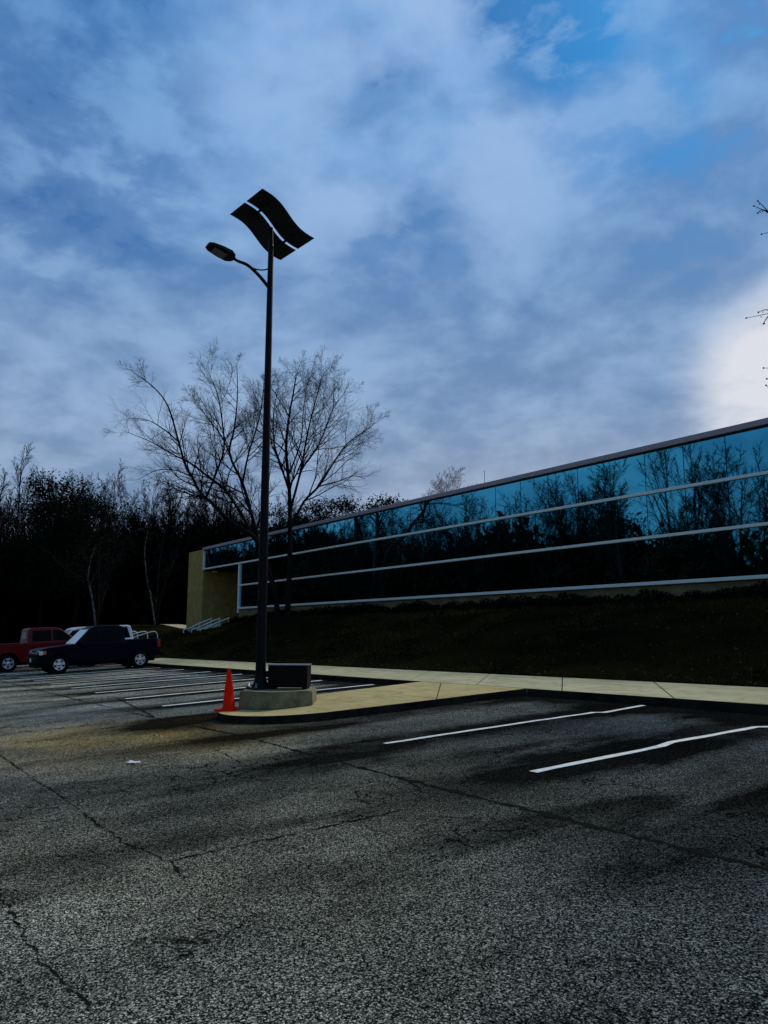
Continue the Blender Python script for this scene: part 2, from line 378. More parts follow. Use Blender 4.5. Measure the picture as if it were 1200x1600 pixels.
def ribbon(pts, w, zoff, jit=0., rg=None):
    """flat strip following XY points on the lot surface"""
    P = np.asarray(pts, float); t = np.gradient(P, axis=0); t /= np.linalg.norm(t, axis=1)[:, None]
    nrm = np.stack([-t[:, 1], t[:, 0]], 1); ww = np.broadcast_to(np.asarray(w, float), (len(P),)).copy()
    a = P+nrm*(ww/2)[:, None]; b = P-nrm*(ww/2)[:, None]
    if jit: a = a+rg.normal(0, jit, a.shape); b = b+rg.normal(0, jit, b.shape)
    V = np.concatenate([a, b]); Z = lotz(V[:, 0], V[:, 1])+zoff; n = len(P)
    i = np.arange(n-1); Q = np.stack([i, i+1, n+i+1, n+i], 1)
    return np.column_stack([V, Z]), Q
def jag(pts, step, amp, rg):
    P = np.asarray(pts, float); out = [P[0]]
    for a, b in zip(P[:-1], P[1:]):
        n = max(2, int(np.linalg.norm(b-a)/step))
        for k in range(1, n+1): out.append(a+(b-a)*k/n+(rg.normal(0, amp, 2) if k < n else 0))
    return np.array(out)
def build_lot():
    V = [(-100, -28), (30, -28), (30, 11.62), (-39.5, 11.62), (-39.5, 13.79), (-100, 13.79)]
    vv = [np.array([(x, y, LZ(x, y)) for x, y in V])]; qs = []; c = 6
    rg = np.random.default_rng(11)
    lines = [([(-60, 5.02), (-30, 5.06), (-20.5, 5.0), (-14.9, 5.0), (-10.95, 5.12), (-6.8, 4.95), (-2.8, 4.9), (2, 4.95), (12, 5.)], .075),
             ([(-30, 2.1), (-12.1, 2.02), (-8.4, 2.02), (-6.3, 2.0), (-5.65, 2.1), (-5.2, 2.05)], .024),
             ([(-5.65, 2.1), (-5.62, 4.25), (-5.92, 4.58), (-6.0, 4.7), (-6.6, 4.95)], .028),
             ([(-12, .9), (-5.7, 1.02), (-4.5, 1.0), (-3.9, 1.07), (-2.5, 1.0)], .012),
             ([(-13.9, 4.0), (-12.2, 4.2), (-10.2, 4.35), (-8.6, 4.1)], .014),
             ([(-19.3, 5.75), (-17, 5.4), (-14.7, 5.05)], .06), ([(-11.9, 3.2), (-12.6, 4.2), (-12.2, 5.0)], .014),
             ([(-8.6, 8.3), (-7.2, 8.5), (-6.3, 8.1)], .018), ([(-9.8, 9.5), (-8.1, 9.6), (-6.2, 9.9), (-4.1, 9.7)], .018), ([(-10.6, 6.6), (-9.6, 7.5), (-8.9, 9.2), (-8.2, 10.3)], .016),
             ([(-7.6, 5.0), (-7.2, 6.2), (-6.6, 7.1)], .014), ([(-24.4, 9.8), (-27, 7.9), (-29.5, 7.2)], .04)]
    for p, w in lines:
        q = jag(p, .06, .013, rg); ww = w*rg.uniform(.2, 1.4, len(q))*np.interp(np.arange(len(q)), np.arange(0, len(q)+9, 9), rg.uniform(.35, 1.3, len(np.arange(0, len(q)+9, 9))))
        v, f = ribbon(q, ww, .004, .004, rg); vv.append(v); qs.append(f+c); c += len(v)
    V = np.concatenate(vv); Q = np.concatenate(qs)
    o = from_np('parking_lot', V, [np.array([[0, 1, 2, 3], [0, 3, 4, 5]]), Q], [M['asphalt'], M['crack']], midx=[0, 0]+[1]*len(Q))
    tag(o, kind='structure')
    # bay lines
    def line(pts, w, m, amp):
        q = jag(pts, .3, amp, rg); v, f = ribbon(q, w*rg.uniform(.85, 1.1, len(q)), .008, .003, rg)
        tag(from_np('parking_line', v, f, m), kind='structure')
    line([(-8.66, 6.12), (-8.58, 8.6), (-8.5, 10.15), (-8.36, 10.25), (-8.42, 11.35)], .105, M['paint'], .008)
    line([(-5.92, 6.08), (-5.86, 8.2), (-5.93, 8.5), (-5.80, 10.2), (-5.66, 10.35), (-5.7, 11.3)], .115, M['paint'], .010)
    for x in (-3.15, -.4, 2.3, 5.): line([(x, 6.1), (x, 11.3)], .11, M['paint'], .01)
    for i, x in enumerate((-16.5, -19.1, -21.75, -24.35, -27., -29.7, -32.4, -35.1, -37.7)):
        line([(x, 5.85), (x, 8.5), (x+.03, 11.3)], .17, M['paint'] if i == 0 else M['paint_old'], .008)
build_lot()

# kerbs, sidewalk, island
KT = .135
def slab_row(name, polys, mt):
    bm = bmesh.new()
    for p in polys: add_prism(bm, p, lambda x, y: LZ(x, y)-.02, lambda x, y: LZ(x, y)+KT)
    bmesh.ops.recalc_face_normals(bm, faces=bm.faces[:])
    o = from_bm(name, bm, mt); tag(o, kind='structure'); return o
def build_walks():
    g = .017; sk = 2.0; xs = np.concatenate([[-39.4], np.arange(-12.85-2.45*9, 25, 2.45), [27.]]); polys = []
    for i, (a, b) in enumerate(zip(xs[:-1], xs[1:])):           # joints run askew across the pavement
        sa = 0 if i == 0 else sk; sb = 0 if i == len(xs)-2 else sk
        polys.append([(a+g, 11.53), (b-g, 11.53), (b-g-sb, 13.78), (a+g-sa, 13.78)])
    slab_row('sidewalk', polys, M['walk'])
    slab_row('sidewalk_joint', [[(-39.38, 11.56), (27., 11.56), (27., 13.77), (-39.38, 13.77)]], M['joint']).location.z = -.012
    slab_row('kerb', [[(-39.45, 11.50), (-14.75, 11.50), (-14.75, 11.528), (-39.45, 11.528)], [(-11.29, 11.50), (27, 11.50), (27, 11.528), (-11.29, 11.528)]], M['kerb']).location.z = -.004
    # island outline, rounded at the tip
    def outline(o):
        L = -14.55-o; Rr = -11.32+o; tip = []
        cx, cy = -12.75, 7.05
        for k in range(0, 25):
            a = math.pi*(1+k/24.)
            tip.append((cx+math.cos(a)*(1.32+o), cy+math.sin(a)*(1.45+o)))
        return [(L-.2, 11.5)]+[(-14.35-o, 8.5)]+tip+[(-11.38+o, 8.5), (Rr, 11.5)]
    O = outline(0); I = outline(-.01)
    def clip(poly, p0, p1, off):
        # keep the part of an outline left of the line p0-p1, pulled back by off
        p0, p1 = np.array(p0, float), np.array(p1, float); n = np.array([-(p1-p0)[1], (p1-p0)[0]]); n /= np.linalg.norm(n); out = []
        h = [float((np.array(q)-p0)@n)-off for q in poly]
        for i in range(len(poly)):
            j = (i+1) % len(poly)
            if h[i] >= 0: out.append(poly[i])
            if (h[i] >= 0) != (h[j] >= 0):
                t = h[i]/(h[i]-h[j]); out.append((poly[i][0]+(poly[j][0]-poly[i][0])*t, poly[i][1]+(poly[j][1]-poly[i][1])*t))
        return out
    I = [p if p[1] < 11.49 else (p[0], 11.485) for p in I]; a, b = (-14.0, 11.48), (-11.36, 9.2); c, d = (-15, 9.36), (-11, 9.30); g = .01
    slab_row('traffic_island', [clip(I, a, b, g), clip(clip(I, b, a, g), c, d, g), clip(clip(I, b, a, g), d, c, g)], M['island'])
    slab_row('island_joint', [[(x, min(y, 11.47)) for x, y in outline(-.04)]], M['joint']).location.z = -.012
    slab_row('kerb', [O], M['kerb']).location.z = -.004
build_walks()
def build_path():
    n = 24; P = np.column_stack([np.linspace(-90, -60.5, n), np.linspace(25.5, 23.6, n)])
    V = []; 
    for p in P: V += [(p[0], p[1]-.9, float(gz(p[0], p[1]-.9))+.05), (p[0], p[1]+.9, float(gz(p[0], p[1]+.9))+.05)]
    i = np.arange(n-1)*2; Q = np.stack([i, i+2, i+3, i+1], 1)
    tag(from_np('path', V, Q, M['walk']), kind='structure')
build_path()

# ------------------------------------------------------------------ office building
FY = 22.0
def build_office():
    t = thing('office_building', 'long low office building with blue mirrored glass bands and tan concrete end', 'building', (-20, FY, 2.0))
    inv = Vector((-20, FY, 2.0))
    def part(name, bm, m, parent=t, smooth=False):
        bmesh.ops.translate(bm, vec=-inv, verts=bm.verts[:]); return from_bm(name, bm, m, parent, smooth)
    def pbox(name, *a, m, bev=0., parent=t):
        bm = bmesh.new(); add_box(bm, *a, bev=bev); return part(name, bm, m, parent)
    XR = 24.; XL = -54.62; XP = -48.2
    # concrete base in cast panels
    bm = bmesh.new(); x = XP+.06
    while x < XR:
        add_box(bm, x, min(x+3.88, XR), FY+.02, FY+.32, 1.2, 3.195); x += 3.9
    part('base_wall', bm, M['base_wall'])
    pbox('core_wall', XP+.1, XR, FY+.34, 46., .8, 7.66, m=M['rubber_joint'])
    pbox('core_wall', XL-2.9, XP+.1, FY+3.3, 46., .8, 7.66, m=M['rubber_joint'])
    pbox('roof', XL-2.85, XR-.05, FY+.3, 45.9, 7.67, 7.72, m=M['roofing'])
    rg = np.random.default_rng(5)
    def band(z0, z1, x0):
        V = []; Q = []; x = x0; c = 0
        edges = np.arange(-57.0+.02, XR, 1.47); edges = edges[(edges > x0+.3)]
        edges = np.concatenate([[x0], edges, [XR]])
        for a, b in zip(edges[:-1], edges[1:]):
            tx, tz = rg.normal(0, .0011), rg.normal(0, .0011)
            for (xx, zz) in ((a+.014, z0), (b-.014, z0), (b-.014, z1), (a+.014, z1)):
                V.append((xx+20, .05+tx*(xx-(a+b)/2)+tz*(zz-(z0+z1)/2), zz-2.0))
            Q.append((c, c+1, c+2, c+3)); c += 4
        from_np('window_band', V, np.array(Q), M['facade_glass'], t)
    band(6.37, 7.72, XL); band(4.86, 6.25, XP+.08); band(3.33, 4.74, XP+.08)
    pbox('coping', XL-.02, XR, FY-.10, FY+.30, 7.74, 7.925, m=M['coping'], bev=.012)
    pbox('coping', XL-.02, XR, FY-.03, FY+.12, 7.70, 7.738, m=M['rubber_joint'])
    pbox('coping_backing', XL-.02, XR, FY+.125, FY+.335, 7.58, 7.735, m=M['rubber_joint'])
    pbox('trim', XL, XR, FY-.04, FY+.12, 6.262, 6.362, m=M['trim'], bev=.008)
    pbox('trim', XP+.08, XR, FY-.04, FY+.12, 4.752, 4.850, m=M['trim'], bev=.008)
    pbox('sill', XP+.08, XR, FY-.09, FY+.14, 3.205, 3.318, m=M['trim'], bev=.008)
    pbox('trim', XP-.10, XP+.07, FY-.05, FY+.30, 2.95, 6.255, m=M['trim'], bev=.008)
    pbox('trim', XL-.015, XL+.08, FY-.03, FY+.12, 6.375, 7.69, m=M['trim'])
    # entrance recess and end pier
    bm = bmesh.new(); add_box(bm, XL-2.98, XL-.02, FY, FY+3.4, .9, 7.80, .02); part('end_pier', bm, M['pier'])
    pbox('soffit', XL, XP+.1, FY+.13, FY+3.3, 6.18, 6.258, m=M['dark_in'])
    pbox('side_wall', XP-.08, XP+.07, FY+.31, FY+3.3, 1.4, 6.17, m=M['base_wall'])
    pbox('porch_floor', XL, XP-.1, FY-1.2, FY+3.3, 1.2, 1.98, m=M['base_wall'])
    d = pbox('door', -52.6, -49.4, FY+3.22, FY+3.29, 2.0, 4.6, m=M['car_glass'])
    pbox('door_frame', -52.75, -52.62, FY+3.15, FY+3.29, 1.99, 4.7, m=M['black_metal'], parent=d)
    pbox('soffit_lamp', -54.3, -54.0, FY+.6, FY+.9, 6.08, 6.175, m=M['trim'], bev=.02)
    # small things on the roof edge
    T = Tubes()
    for (px, h) in ((-24.4, .75), (-22.0, .0), (-16.6, .0)):
        if h: T.add([(px+20, .6, 5.7), (px+20, .6, 5.9+h)], .012, 5)
    T.build('antenna', M['black_metal'], t)
    for px in (-22.6, -18.3, -14.1): pbox('coping_clip', px, px+.10, FY+.02, FY+.10, 7.926, 7.965, m=M['coping'], bev=.01)
build_office()
# steps up to the recess
def build_steps():
    bm = bmesh.new()
    n = 6
    for k in range(n): add_box(bm, -52.4, -47.9, 19.0+k*.3, 19.3+k*.3-.001, .6, 1.05+k*.155)
    t = from_bm('entrance_steps', bm, M['base_wall']); tag(t, 'dark concrete steps climbing to the recessed entrance', 'steps')
build_steps()

def handrail(name, label, x, y0, z0, y1, z1, group, mid=True):
    """a sloping double rail whose lower end closes in a loop"""
    t = thing(name, label, 'handrail', (x, y0, z0-.9), 0, group)
    L = y1-y0; H = z1-z0; base = .9
    T = Tubes(); dz = .40
    low = base-dz
    loop = [(0, L, base+H), (0, L*.5, base+H*.5), (0, .25, base), (0, 0, base-.02), (0, -.14, base-.10), (0, -.2, base-dz/2), (0, -.14, low+.08), (0, 0, low), (0, .25, low)]
    T.add(smooth_path(loop, 5), .040, 8)
    T.build('top_rail', M['rail'], t)
    T = Tubes(); T.add([(0, .25, low), (0, L, low+H)], .040, 8); T.build('lower_rail', M['rail'], t)
    for f in (.12, .5, .97):
        T = Tubes(); T.add([(0, .0+f*L, base+H*f), (0, f*L, -.25)], .030, 8); T.build('post', M['rail'], t)
    return t
labs = ['white looped handrail furthest left on the entrance steps', 'white looped handrail between two others on the entrance steps', 'white looped handrail furthest right on the entrance steps']
for i, x in enumerate((-51.7, -50.2, -48.7)):
    handrail('handrail', labs[i], x, 19.75, 1.93, 21.6, 2.62, 'white handrails on the steps')
def hoop_rail(label, y):
    t = thing('handrail', label, 'handrail', (-46.2, y, .62), 0, 'white curved handrails beyond the truck bed')
    T = Tubes(); T.add(smooth_path([(0, -1.3, .68), (0, -.3, 1.0), (0, .0, 1.08), (0, .2, 1.06), (0, .32, .9), (0, .34, .4), (0, .34, -.1)], 5), .03, 8); T.build('top_rail', M['rail'], t)
    T = Tubes(); T.add([(0, -1.3, .68), (0, -1.3, -.1)], .03, 8); T.build('post', M['rail'], t)
for l, y in (('curved white handrail behind the navy truck bed, nearest its cab', 14.35), ('curved white handrail behind the navy truck bed, middle of three', 14.95), ('curved white handrail behind the navy truck bed, nearest its tailgate', 15.55)): hoop_rail(l, y)

# ------------------------------------------------------------------ lamp post on its footing
def build_lamp():
    bx, by = -13.475, 6.645; zt = LZ(bx, by)+KT
    PED = .305
    ped = bmesh.new()
    poly = [(-13.23, 6.10), (-12.57, 6.43), (-12.55, 7.25), (-13.30, 7.78), (-13.78, 7.3), (-13.98, 6.63)]
    c = np.mean(poly, 0)
    a = [ped.verts.new((p[0]-bx, p[1]-by, LZ(*p)+KT-zt-.005)) for p in poly]
    top = [(c[0]+(p[0]-c[0])*.985, c[1]+(p[1]-c[1])*.985) for p in poly]
    b = [ped.verts.new((p[0]-bx, p[1]-by, PED)) for p in top]
    ped.faces.new(a[::-1]); tf = ped.faces.new(b)
    sides = []
    for i in range(6):
        j = (i+1) % 6; sides.append(ped.faces.new((a[i], a[j], b[j], b[i])))
    bmesh.ops.bevel(ped, geom=ped.edges[:], offset=.018, segments=2, affect='EDGES')
    o = from_bm('concrete_footing', ped, M['pedestal']); o.location = (bx, by, zt)
    tag(o, 'low angular concrete footing under the black lamp post', 'footing')
    z0 = zt+PED
    t = thing('solar_street_lamp', 'tall black solar street lamp with two wavy panels on a concrete footing', 'street lamp', (bx, by, z0))
    HP = 9.55-z0
    T = Tubes(); T.add([(0, 0, .02), (0, 0, HP*.5), (0, 0, HP)], [.100, .078, .056], 20); pole = T.build('pole', M['black_metal'], t)
    lathe('base_flare', [(.17, .03), (.165, .07), (.125, .13), (.105, .22), (.1005, .30)], M['black_metal'], t, 20)
    box('base_plate', -.21, .21, -.21, .21, .0, .03, M['black_metal'], t, .006)
    for sx in (-1, 1):
        for sy in (-1, 1):
            bo = lathe('anchor_bolt', [(.0, .11), (.016, .11), (.016, .055), (.03, .055), (.03, .03), (.0, .03)], M['bolt'], t, 8, smooth=False)
            bo.location = (sx*.165, sy*.165, 0)
    lathe('pole_cap', [(.058, HP), (.05, HP+.03), (0, HP+.04)], M['black_metal'], t, 16)
    # arm and lamp head, towards the lot (-Y)
    za = 8.64-z0; zb = 9.07-z0
    arm = smooth_path([(0, -.03, za), (0, -.25, za+.19), (0, -.50, za+.34), (0, -.72, zb-.06), (0, -.86, zb-.02)], 5)
    T = Tubes(); T.add(arm, np.linspace(.036, .028, len(arm)), 12); T.build('lamp_arm', M['black_metal'], t)
    br = smooth_path([(0, -.04, za+.40), (0, -.16, za+.34), (0, -.30, za+.31), (0, -.46, za+.315)], 5)
    T = Tubes(); T.add(br, .015, 8); T.build('arm_brace', M['black_metal'], t)
    bm = bmesh.new()
    # head: a flattened tapering shell along -Y, tilted up
    secs = [(0., .06, .05), (.03, .12, .075), (.12, .19, .10), (.30, .20, .085), (.50, .17, .06), (.58, .12, .035)]
    rings = []
    for (s, w, h) in secs:
        ring = [(-w, -.3*h), (-w*.8, .55*h), (-w*.3, h), (w*.3, h), (w*.8, .55*h), (w, -.3*h), (w*.8, -.55*h), (-w*.8, -.55*h)]
        rings.append([bm.verts.new((x, -s, z)) for x, z in ring])
    for r0, r1 in zip(rings[:-1], rings[1:]):
        for i in range(8): bm.faces.new((r0[i], r0[(i+1) % 8], r1[(i+1) % 8], r1[i]))
    bm.faces.new(rings[0][::-1]); bm.faces.new(rings[-1])
    hd = from_bm('lamp_head', bm, M['black_metal'], t); hd.location = (0, -.80, zb-.03); hd.rotation_euler = (R(-12), 0, 0)
    box('lens', -.12, .12, -.46, -.18, -.060, -.036, M['lamp_lens'], hd, .008)
    # two S-curved panels, short axis across, long axis falling towards +Y
    a = R(6); beta = R(25); pc = Vector((0.03, -.01, 9.97-z0))
    hx = Vector((math.cos(a), math.sin(a), 0)); ln = Vector((-math.sin(a)*math.cos(beta), math.cos(a)*math.cos(beta), -math.sin(beta))); nn = hx.cross(ln)
    Wd, Lg, gap = .575, 1.40, .085; n = 24; th = .018
    for sgn in (-1, 1):
        bm = bmesh.new(); rows = []
        for i in range(n+1):
            s = i/n-.5; wv = .07*math.sin(2*math.pi*s)
            cpt = pc+ln*(s*Lg)+nn*(-wv)
            e0 = sgn*gap/2; e1 = sgn*(gap/2+Wd)
            rows.append([bm.verts.new(cpt+hx*e+nn*k) for e, k in ((e0, 0), (e1, 0), (e1, th), (e0, th))])
        for r0, r1 in zip(rows[:-1], rows[1:]):
            for i in range(4): bm.faces.new((r0[i], r0[(i+1) % 4], r1[(i+1) % 4], r1[i]))
        bm.faces.new(rows[0]); bm.faces.new(rows[-1][::-1])
        from_bm('solar_panel', bm, M['panel_back'], t)
    # cross bars joining the panels, and the post head under them
    for s in (-.27, .27):
        cpt = pc+ln*(s*Lg)+nn*(-.07*math.sin(2*math.pi*s)-.014)
        bm = bmesh.new(); 
        q = [cpt+hx*u+ln*v+nn*w for w in (-.016, .016) for u, v in ((-.35, -.022), (.35, -.022), (.35, .022), (-.35, .022))]
        vs = [bm.verts.new(p) for p in q]
        for f in ((0, 1, 2, 3), (7, 6, 5, 4), (0, 4, 5, 1), (1, 5, 6, 2), (2, 6, 7, 3), (3, 7, 4, 0)): bm.faces.new([vs[i] for i in f])
        from_bm('panel_bar', bm, M['black_metal'], t)
    T = Tubes(); T.add([(0, 0, HP-.1), tuple(pc+ln*.0+nn*-.04)], [.05, .045], 12)
    T.build('panel_bracket', M['black_metal'], t)
    # control cabinet on the same footing
    cx, cy = -13.20, 7.12
    cb = thing('battery_cabinet', 'squat black metal cabinet on the concrete footing beside the lamp post', 'cabinet', (cx, cy, z0), R(50))
    box('cabinet_body', -.375, .375, -.2, .2, .035, .435, M['cabinet'], cb, .01)
    box('lid', -.385, .385, -.213, .213, .437, .46, M['bolt'], cb, .008)
    box('door', -.35, .35, -.212, -.203, .06, .41, M['cabinet'], cb)
    for sx in (-1, 1): box('foot', sx*.31-.04, sx*.31+.04, -.18, .18, 0, .034, M['black_metal'], cb)
    box('latch', .25, .29, -.228, -.214, .2, .28, M['black_metal'], cb)
build_lamp()
def build_cone():
    x, y = -13.27, 5.93; t = thing('traffic_cone', 'bright orange traffic cone at the rounded tip of the yellow island', 'traffic cone', (x, y, LZ(x, y)+KT), R(20))
    t.rotation_euler = (0.045, 0, R(33))
    bm = bmesh.new()
    add_prism(bm, [(-.17, -.2), (.17, -.2), (.2, -.17), (.2, .17), (.17, .2), (-.17, .2), (-.2, .17), (-.2, -.17)], .0, .028); from_bm('cone_base', bm, M['cone'], t)
    lathe('cone_body', [(.145, .028), (.138, .046), (.112, .056), (.080, .36), (.050, .58), (.032, .70), (.030, .725), (.022, .73)], M['cone'], t, 32)
build_cone()
def build_paper():
    rg = np.random.default_rng(2); n = 6
    u = np.linspace(-.07, .07, n); X, Y = np.meshgrid(u*1.1, u*.8, indexing='ij')
    Z = .012+.010*np.abs(rg.normal(0, 1, X.shape)); th = R(25)
    V = np.stack([X*math.cos(th)-Y*math.sin(th), X*math.sin(th)+Y*math.cos(th), Z], -1).reshape(-1, 3)
    i = np.arange(n-1)[:, None]*n; j = np.arange(n-1)[None]
    Q = np.stack([i+j, i+n+j, i+n+j+1, i+j+1], -1).reshape(-1, 4)
    o = from_np('paper_scrap', V, Q, M['paper']); o.location = (-9.93, 3.18, LZ(-9.93, 3.18))
    tag(o, 'small crumpled white paper scrap lying on the bare asphalt', 'litter')
build_paper()

# ------------------------------------------------------------------ vehicles (local x = forward, y = left, z = up)
def arch(xc, r, zc, n=12):
    return [(xc+r*math.cos(a), zc+r*math.sin(a)) for a in np.linspace(0, math.pi, n)]
def extrude(bm, prof, y0, y1, bev=.02, tuck=0., zmid=.8):
    a = [bm.verts.new((x, y0, z)) for x, z in prof]; b = [bm.verts.new((x, y1, z)) for x, z in prof]
    fa = bm.faces.new(a); fb = bm.faces.new(b[::-1])
    for i in range(len(prof)):
        j = (i+1) % len(prof); bm.faces.new((a[i], b[i], b[j], a[j]))
    if bev:
        es = list(fa.edges)+list(fb.edges)
        bmesh.ops.bevel(bm, geom=es, offset=bev, segments=2, affect='EDGES', profile=.6)
def wheel(parent, x, y, side, r, w, rim_r, m):
    t = bpy.data.objects.new('wheel', None); t.empty_display_size = .1; COL.objects.link(t); t.parent = parent; t.location = (x, y, r)
    k = w/2
    lathe('tyre', [(rim_r, -k*.9), (r*.93, -k), (r, -k*.75), (r, k*.75), (r*.93, k), (rim_r, k*.9), (rim_r*.96, k*.5), (rim_r*.96, -k*.5), (rim_r, -k*.9)], M['tyre'], t, 36, 'y')
    bm = bmesh.new(); s = side
    # five broad spokes, a hub and an outer ring
    for q in range(5):
        a = q*2*math.pi/5+.3
        for (r0, r1, w0, w1) in ((.05, rim_r*.93, .045, .075),):
            ca, sa = math.cos(a), math.sin(a)
            pts = [(r0, -w0), (r1, -w1), (r1, w1), (r0, w0)]
            lo = [bm.verts.new((u*ca-v*sa, s*(k*.62), u*sa+v*ca)) for u, v in pts]; hi = [bm.verts.new((u*ca-v*sa, s*(k*.80), u*sa+v*ca)) for u, v in pts]
            bm.faces.new(lo); bm.faces.new(hi)
            for i in range(4): bm.faces.new((lo[i], lo[(i+1) % 4], hi[(i+1) % 4], hi[i]))
    from_bm('rim', bm, m, t)
    lathe('rim_ring', [(rim_r*.90, s*k*.55), (rim_r*.90, s*k*.86), (rim_r*.99, s*k*.92), (rim_r*.99, s*k*.5)], m, t, 36, 'y')
    lathe('hub', [(0, s*k*.9), (.055, s*k*.88), (.07, s*k*.7), (.07, s*k*.3)], m, t, 20, 'y')
    lathe('brake_disc', [(0, s*k*.15), (rim_r*.88, s*k*.15), (rim_r*.88, s*k*.1), (0, s*k*.1)], M['black_plastic'], t, 24, 'y')
def vehicle(name, label, cat, loc, rotz, spec, group=None):
    t = thing(name, label, cat, loc, 0, group)
    # stand on the sloping lot
    nrm = Vector((-.01, -.045, 1)).normalized(); fw = Vector((math.cos(rotz), math.sin(rotz), 0)); fw = (fw-nrm*fw.dot(nrm)).normalized(); lf = nrm.cross(fw)
    t.rotation_euler = Matrix(((fw.x, lf.x, nrm.x), (fw.y, lf.y, nrm.y), (fw.z, lf.z, nrm.z))).to_euler()
    hw = spec['hw']; body = spec['paint']
    bm = bmesh.new(); extrude(bm, spec['body'], -hw, hw, .035)
    for b in spec.get('boxes', []): add_box(bm, *b, bev=.015)
    bo = from_bm('body', bm, body, t)
    x0, x1 = spec['cabin_base']; zb = spec['zb']; zt = spec['zt']; prof = spec['cabin']   # (x,z) from front base to rear base
    wb, wt = hw-.04, hw-.04-spec['tumble']
    yy = lambda z: wb+(wt-wb)*(z-zb)/(zt-zb)
    bm = bmesh.new()
    Lv = [bm.verts.new((x, yy(z), z)) for x, z in prof]; Rv = [bm.verts.new((x, -yy(z), z)) for x, z in prof]
    bm.faces.new(Lv); bm.faces.new(Rv[::-1])
    for i in range(len(prof)):
        j = (i+1) % len(prof); bm.faces.new((Lv[i], Rv[i], Rv[j], Lv[j]))
    bmesh.ops.bevel(bm, geom=[e for e in bm.edges if max(v.co.z for v in e.verts) > zb+.1], offset=.045, segments=3, affect='EDGES', profile=.6)
    from_bm('cab', bm, body, t)
    for win in spec['windows']:
        for s in (1, -1):
            bm = bmesh.new(); bm.faces.new([bm.verts.new((x, s*(yy(z)+.006), z)) for x, z in win])
            r = bmesh.ops.extrude_face_region(bm, geom=bm.faces[:]); bmesh.ops.translate(bm, vec=(0, s*-.004, 0), verts=[v for v in r['geom'] if isinstance(v, bmesh.types.BMVert)])
            from_bm('window', bm, M['car_glass'], t)
    def screen(nm, a, b, f0, f1, inset):
        (xa, za), (xb, zb_) = a, b
        d = Vector((xb-xa, 0, zb_-za)); nv = Vector((d.z, 0, -d.x)).normalized()
        if nv.x*(1 if nm == 'windshield' else -1) < 0: nv = -nv
        bm = bmesh.new(); vs = []
        for f in (f0, f1):
            x, z = xa+(xb-xa)*f, za+(zb_-za)*f; w = yy(z)-inset
            vs.append(((x, -w, z), (x, w, z)))
        q = [Vector(vs[0][0]), Vector(vs[0][1]), Vector(vs[1][1]), Vector(vs[1][0])]
        bm.faces.new([bm.verts.new(v+nv*.007) for v in q]); from_bm(nm, bm, M['windshield'] if nm == 'windshield' else M['car_glass'], t)
    screen('windshield', prof[0], prof[1], .06, .93, .07); screen('rear_window', prof[-1], prof[-2], .35, .82, .32)
    for dr in spec['doors']:
        for s in (1, -1):
            bm = bmesh.new(); bm.faces.new([bm.verts.new((x, s*(hw+.006), z)) for x, z in dr])
            r = bmesh.ops.extrude_face_region(bm, geom=bm.faces[:]); bmesh.ops.translate(bm, vec=(0, s*-.012, 0), verts=[v for v in r['geom'] if isinstance(v, bmesh.types.BMVert)])
            d = from_bm('door', bm, body, t)
            xr = min(p[0] for p in dr); zt_ = max(p[1] for p in dr)
            box('handle', xr+.06, xr+.22, s*(hw+.024)-.016, s*(hw+.024)+.016, zt_-.17, zt_-.13, M['black_plastic'] if body is not M['navy'] else body, d, .006)
    box('underbody', spec['ub'][0], spec['ub'][1], -hw+.27, hw-.27, .28, .80, M['black_plastic'], t)
    r, rim = spec['r'], spec['rim']
    for x in spec['axles']:
        for s in (1, -1): wheel(t, x, s*(hw-.13), s, r, .25, rim, M['rim'])
    xf, zf = spec['head']
    for s in (1, -1):
        h = box('headlight', xf-.16, xf+.012, s*(hw-.21)-.205, s*(hw-.21)+.216, zf-.085, zf+.085, M['lamp_glass'], t, .02)
        box('turn_signal', xf-.27, xf-.162, s*(hw-.06)-.05, s*(hw-.06)+.068, zf-.07, zf+.08, M['amber'], h, .015)
        xr, zr = spec['taill']; box('tail_light', xr-.012, xr+.13, s*(hw-.09)-.09, s*(hw-.09)+.098, zr-.17, zr+.17, M['tail'], t, .015)
        mx, mz = spec['mirror']; mo = box('mirror', mx-.06, mx+.06, s*(hw+.10)-.10, s*(hw+.10)+.10, mz-.08, mz+.08, M['black_plastic'], t, .025)
    box('grille', xf-.05, xf+.02, -hw+.46, hw-.46, zf-.13, zf+.09, M['black_plastic'], t, .015)
    b0 = spec['bumper']; box('front_bumper', b0[0]-.18, b0[0]+.04, -hw+.01, hw-.01, b0[1]-.13, b0[1]+.12, spec['bump_mat'], t, .05)
    box('licence_plate', b0[0]+.041, b0[0]+.05, -.15, .15, b0[1]-.05, b0[1]+.09, M['plate'], t)
    b1 = spec['rbumper']; box('rear_bumper', b1[0]-.04, b1[0]+.16, -hw+.02, hw-.02, b1[1]-.1, b1[1]+.1, spec['bump_mat'], t, .04)
    return t
M['windshield'] = mat_glass('sky lit windshield', (.22, .34, .40), None, .06)
def pickup_body(front, rear, ax, zhood, zbelt, zbed_floor, xc0, xc1, arch_r, zc, sill=.40):
    f, r = ax
    p = [(front-.05, .42), (front, .55), (front-.02, zhood-.22), (front-.10, zhood-.06), (front-.35, zhood), (xc0+.05, zbelt-.02), (xc0, zbelt), (xc1, zbelt), (xc1-.03, zbed_floor), (rear+.02, zbed_floor), (rear, zbed_floor-.1), (rear+.02, .50)]
    p += arch(r, arch_r, zc)[::-1]
    p += [(r+arch_r+.02, sill), (f-arch_r-.02, sill)]
    p += arch(f, arch_r, zc)[::-1]
    return p
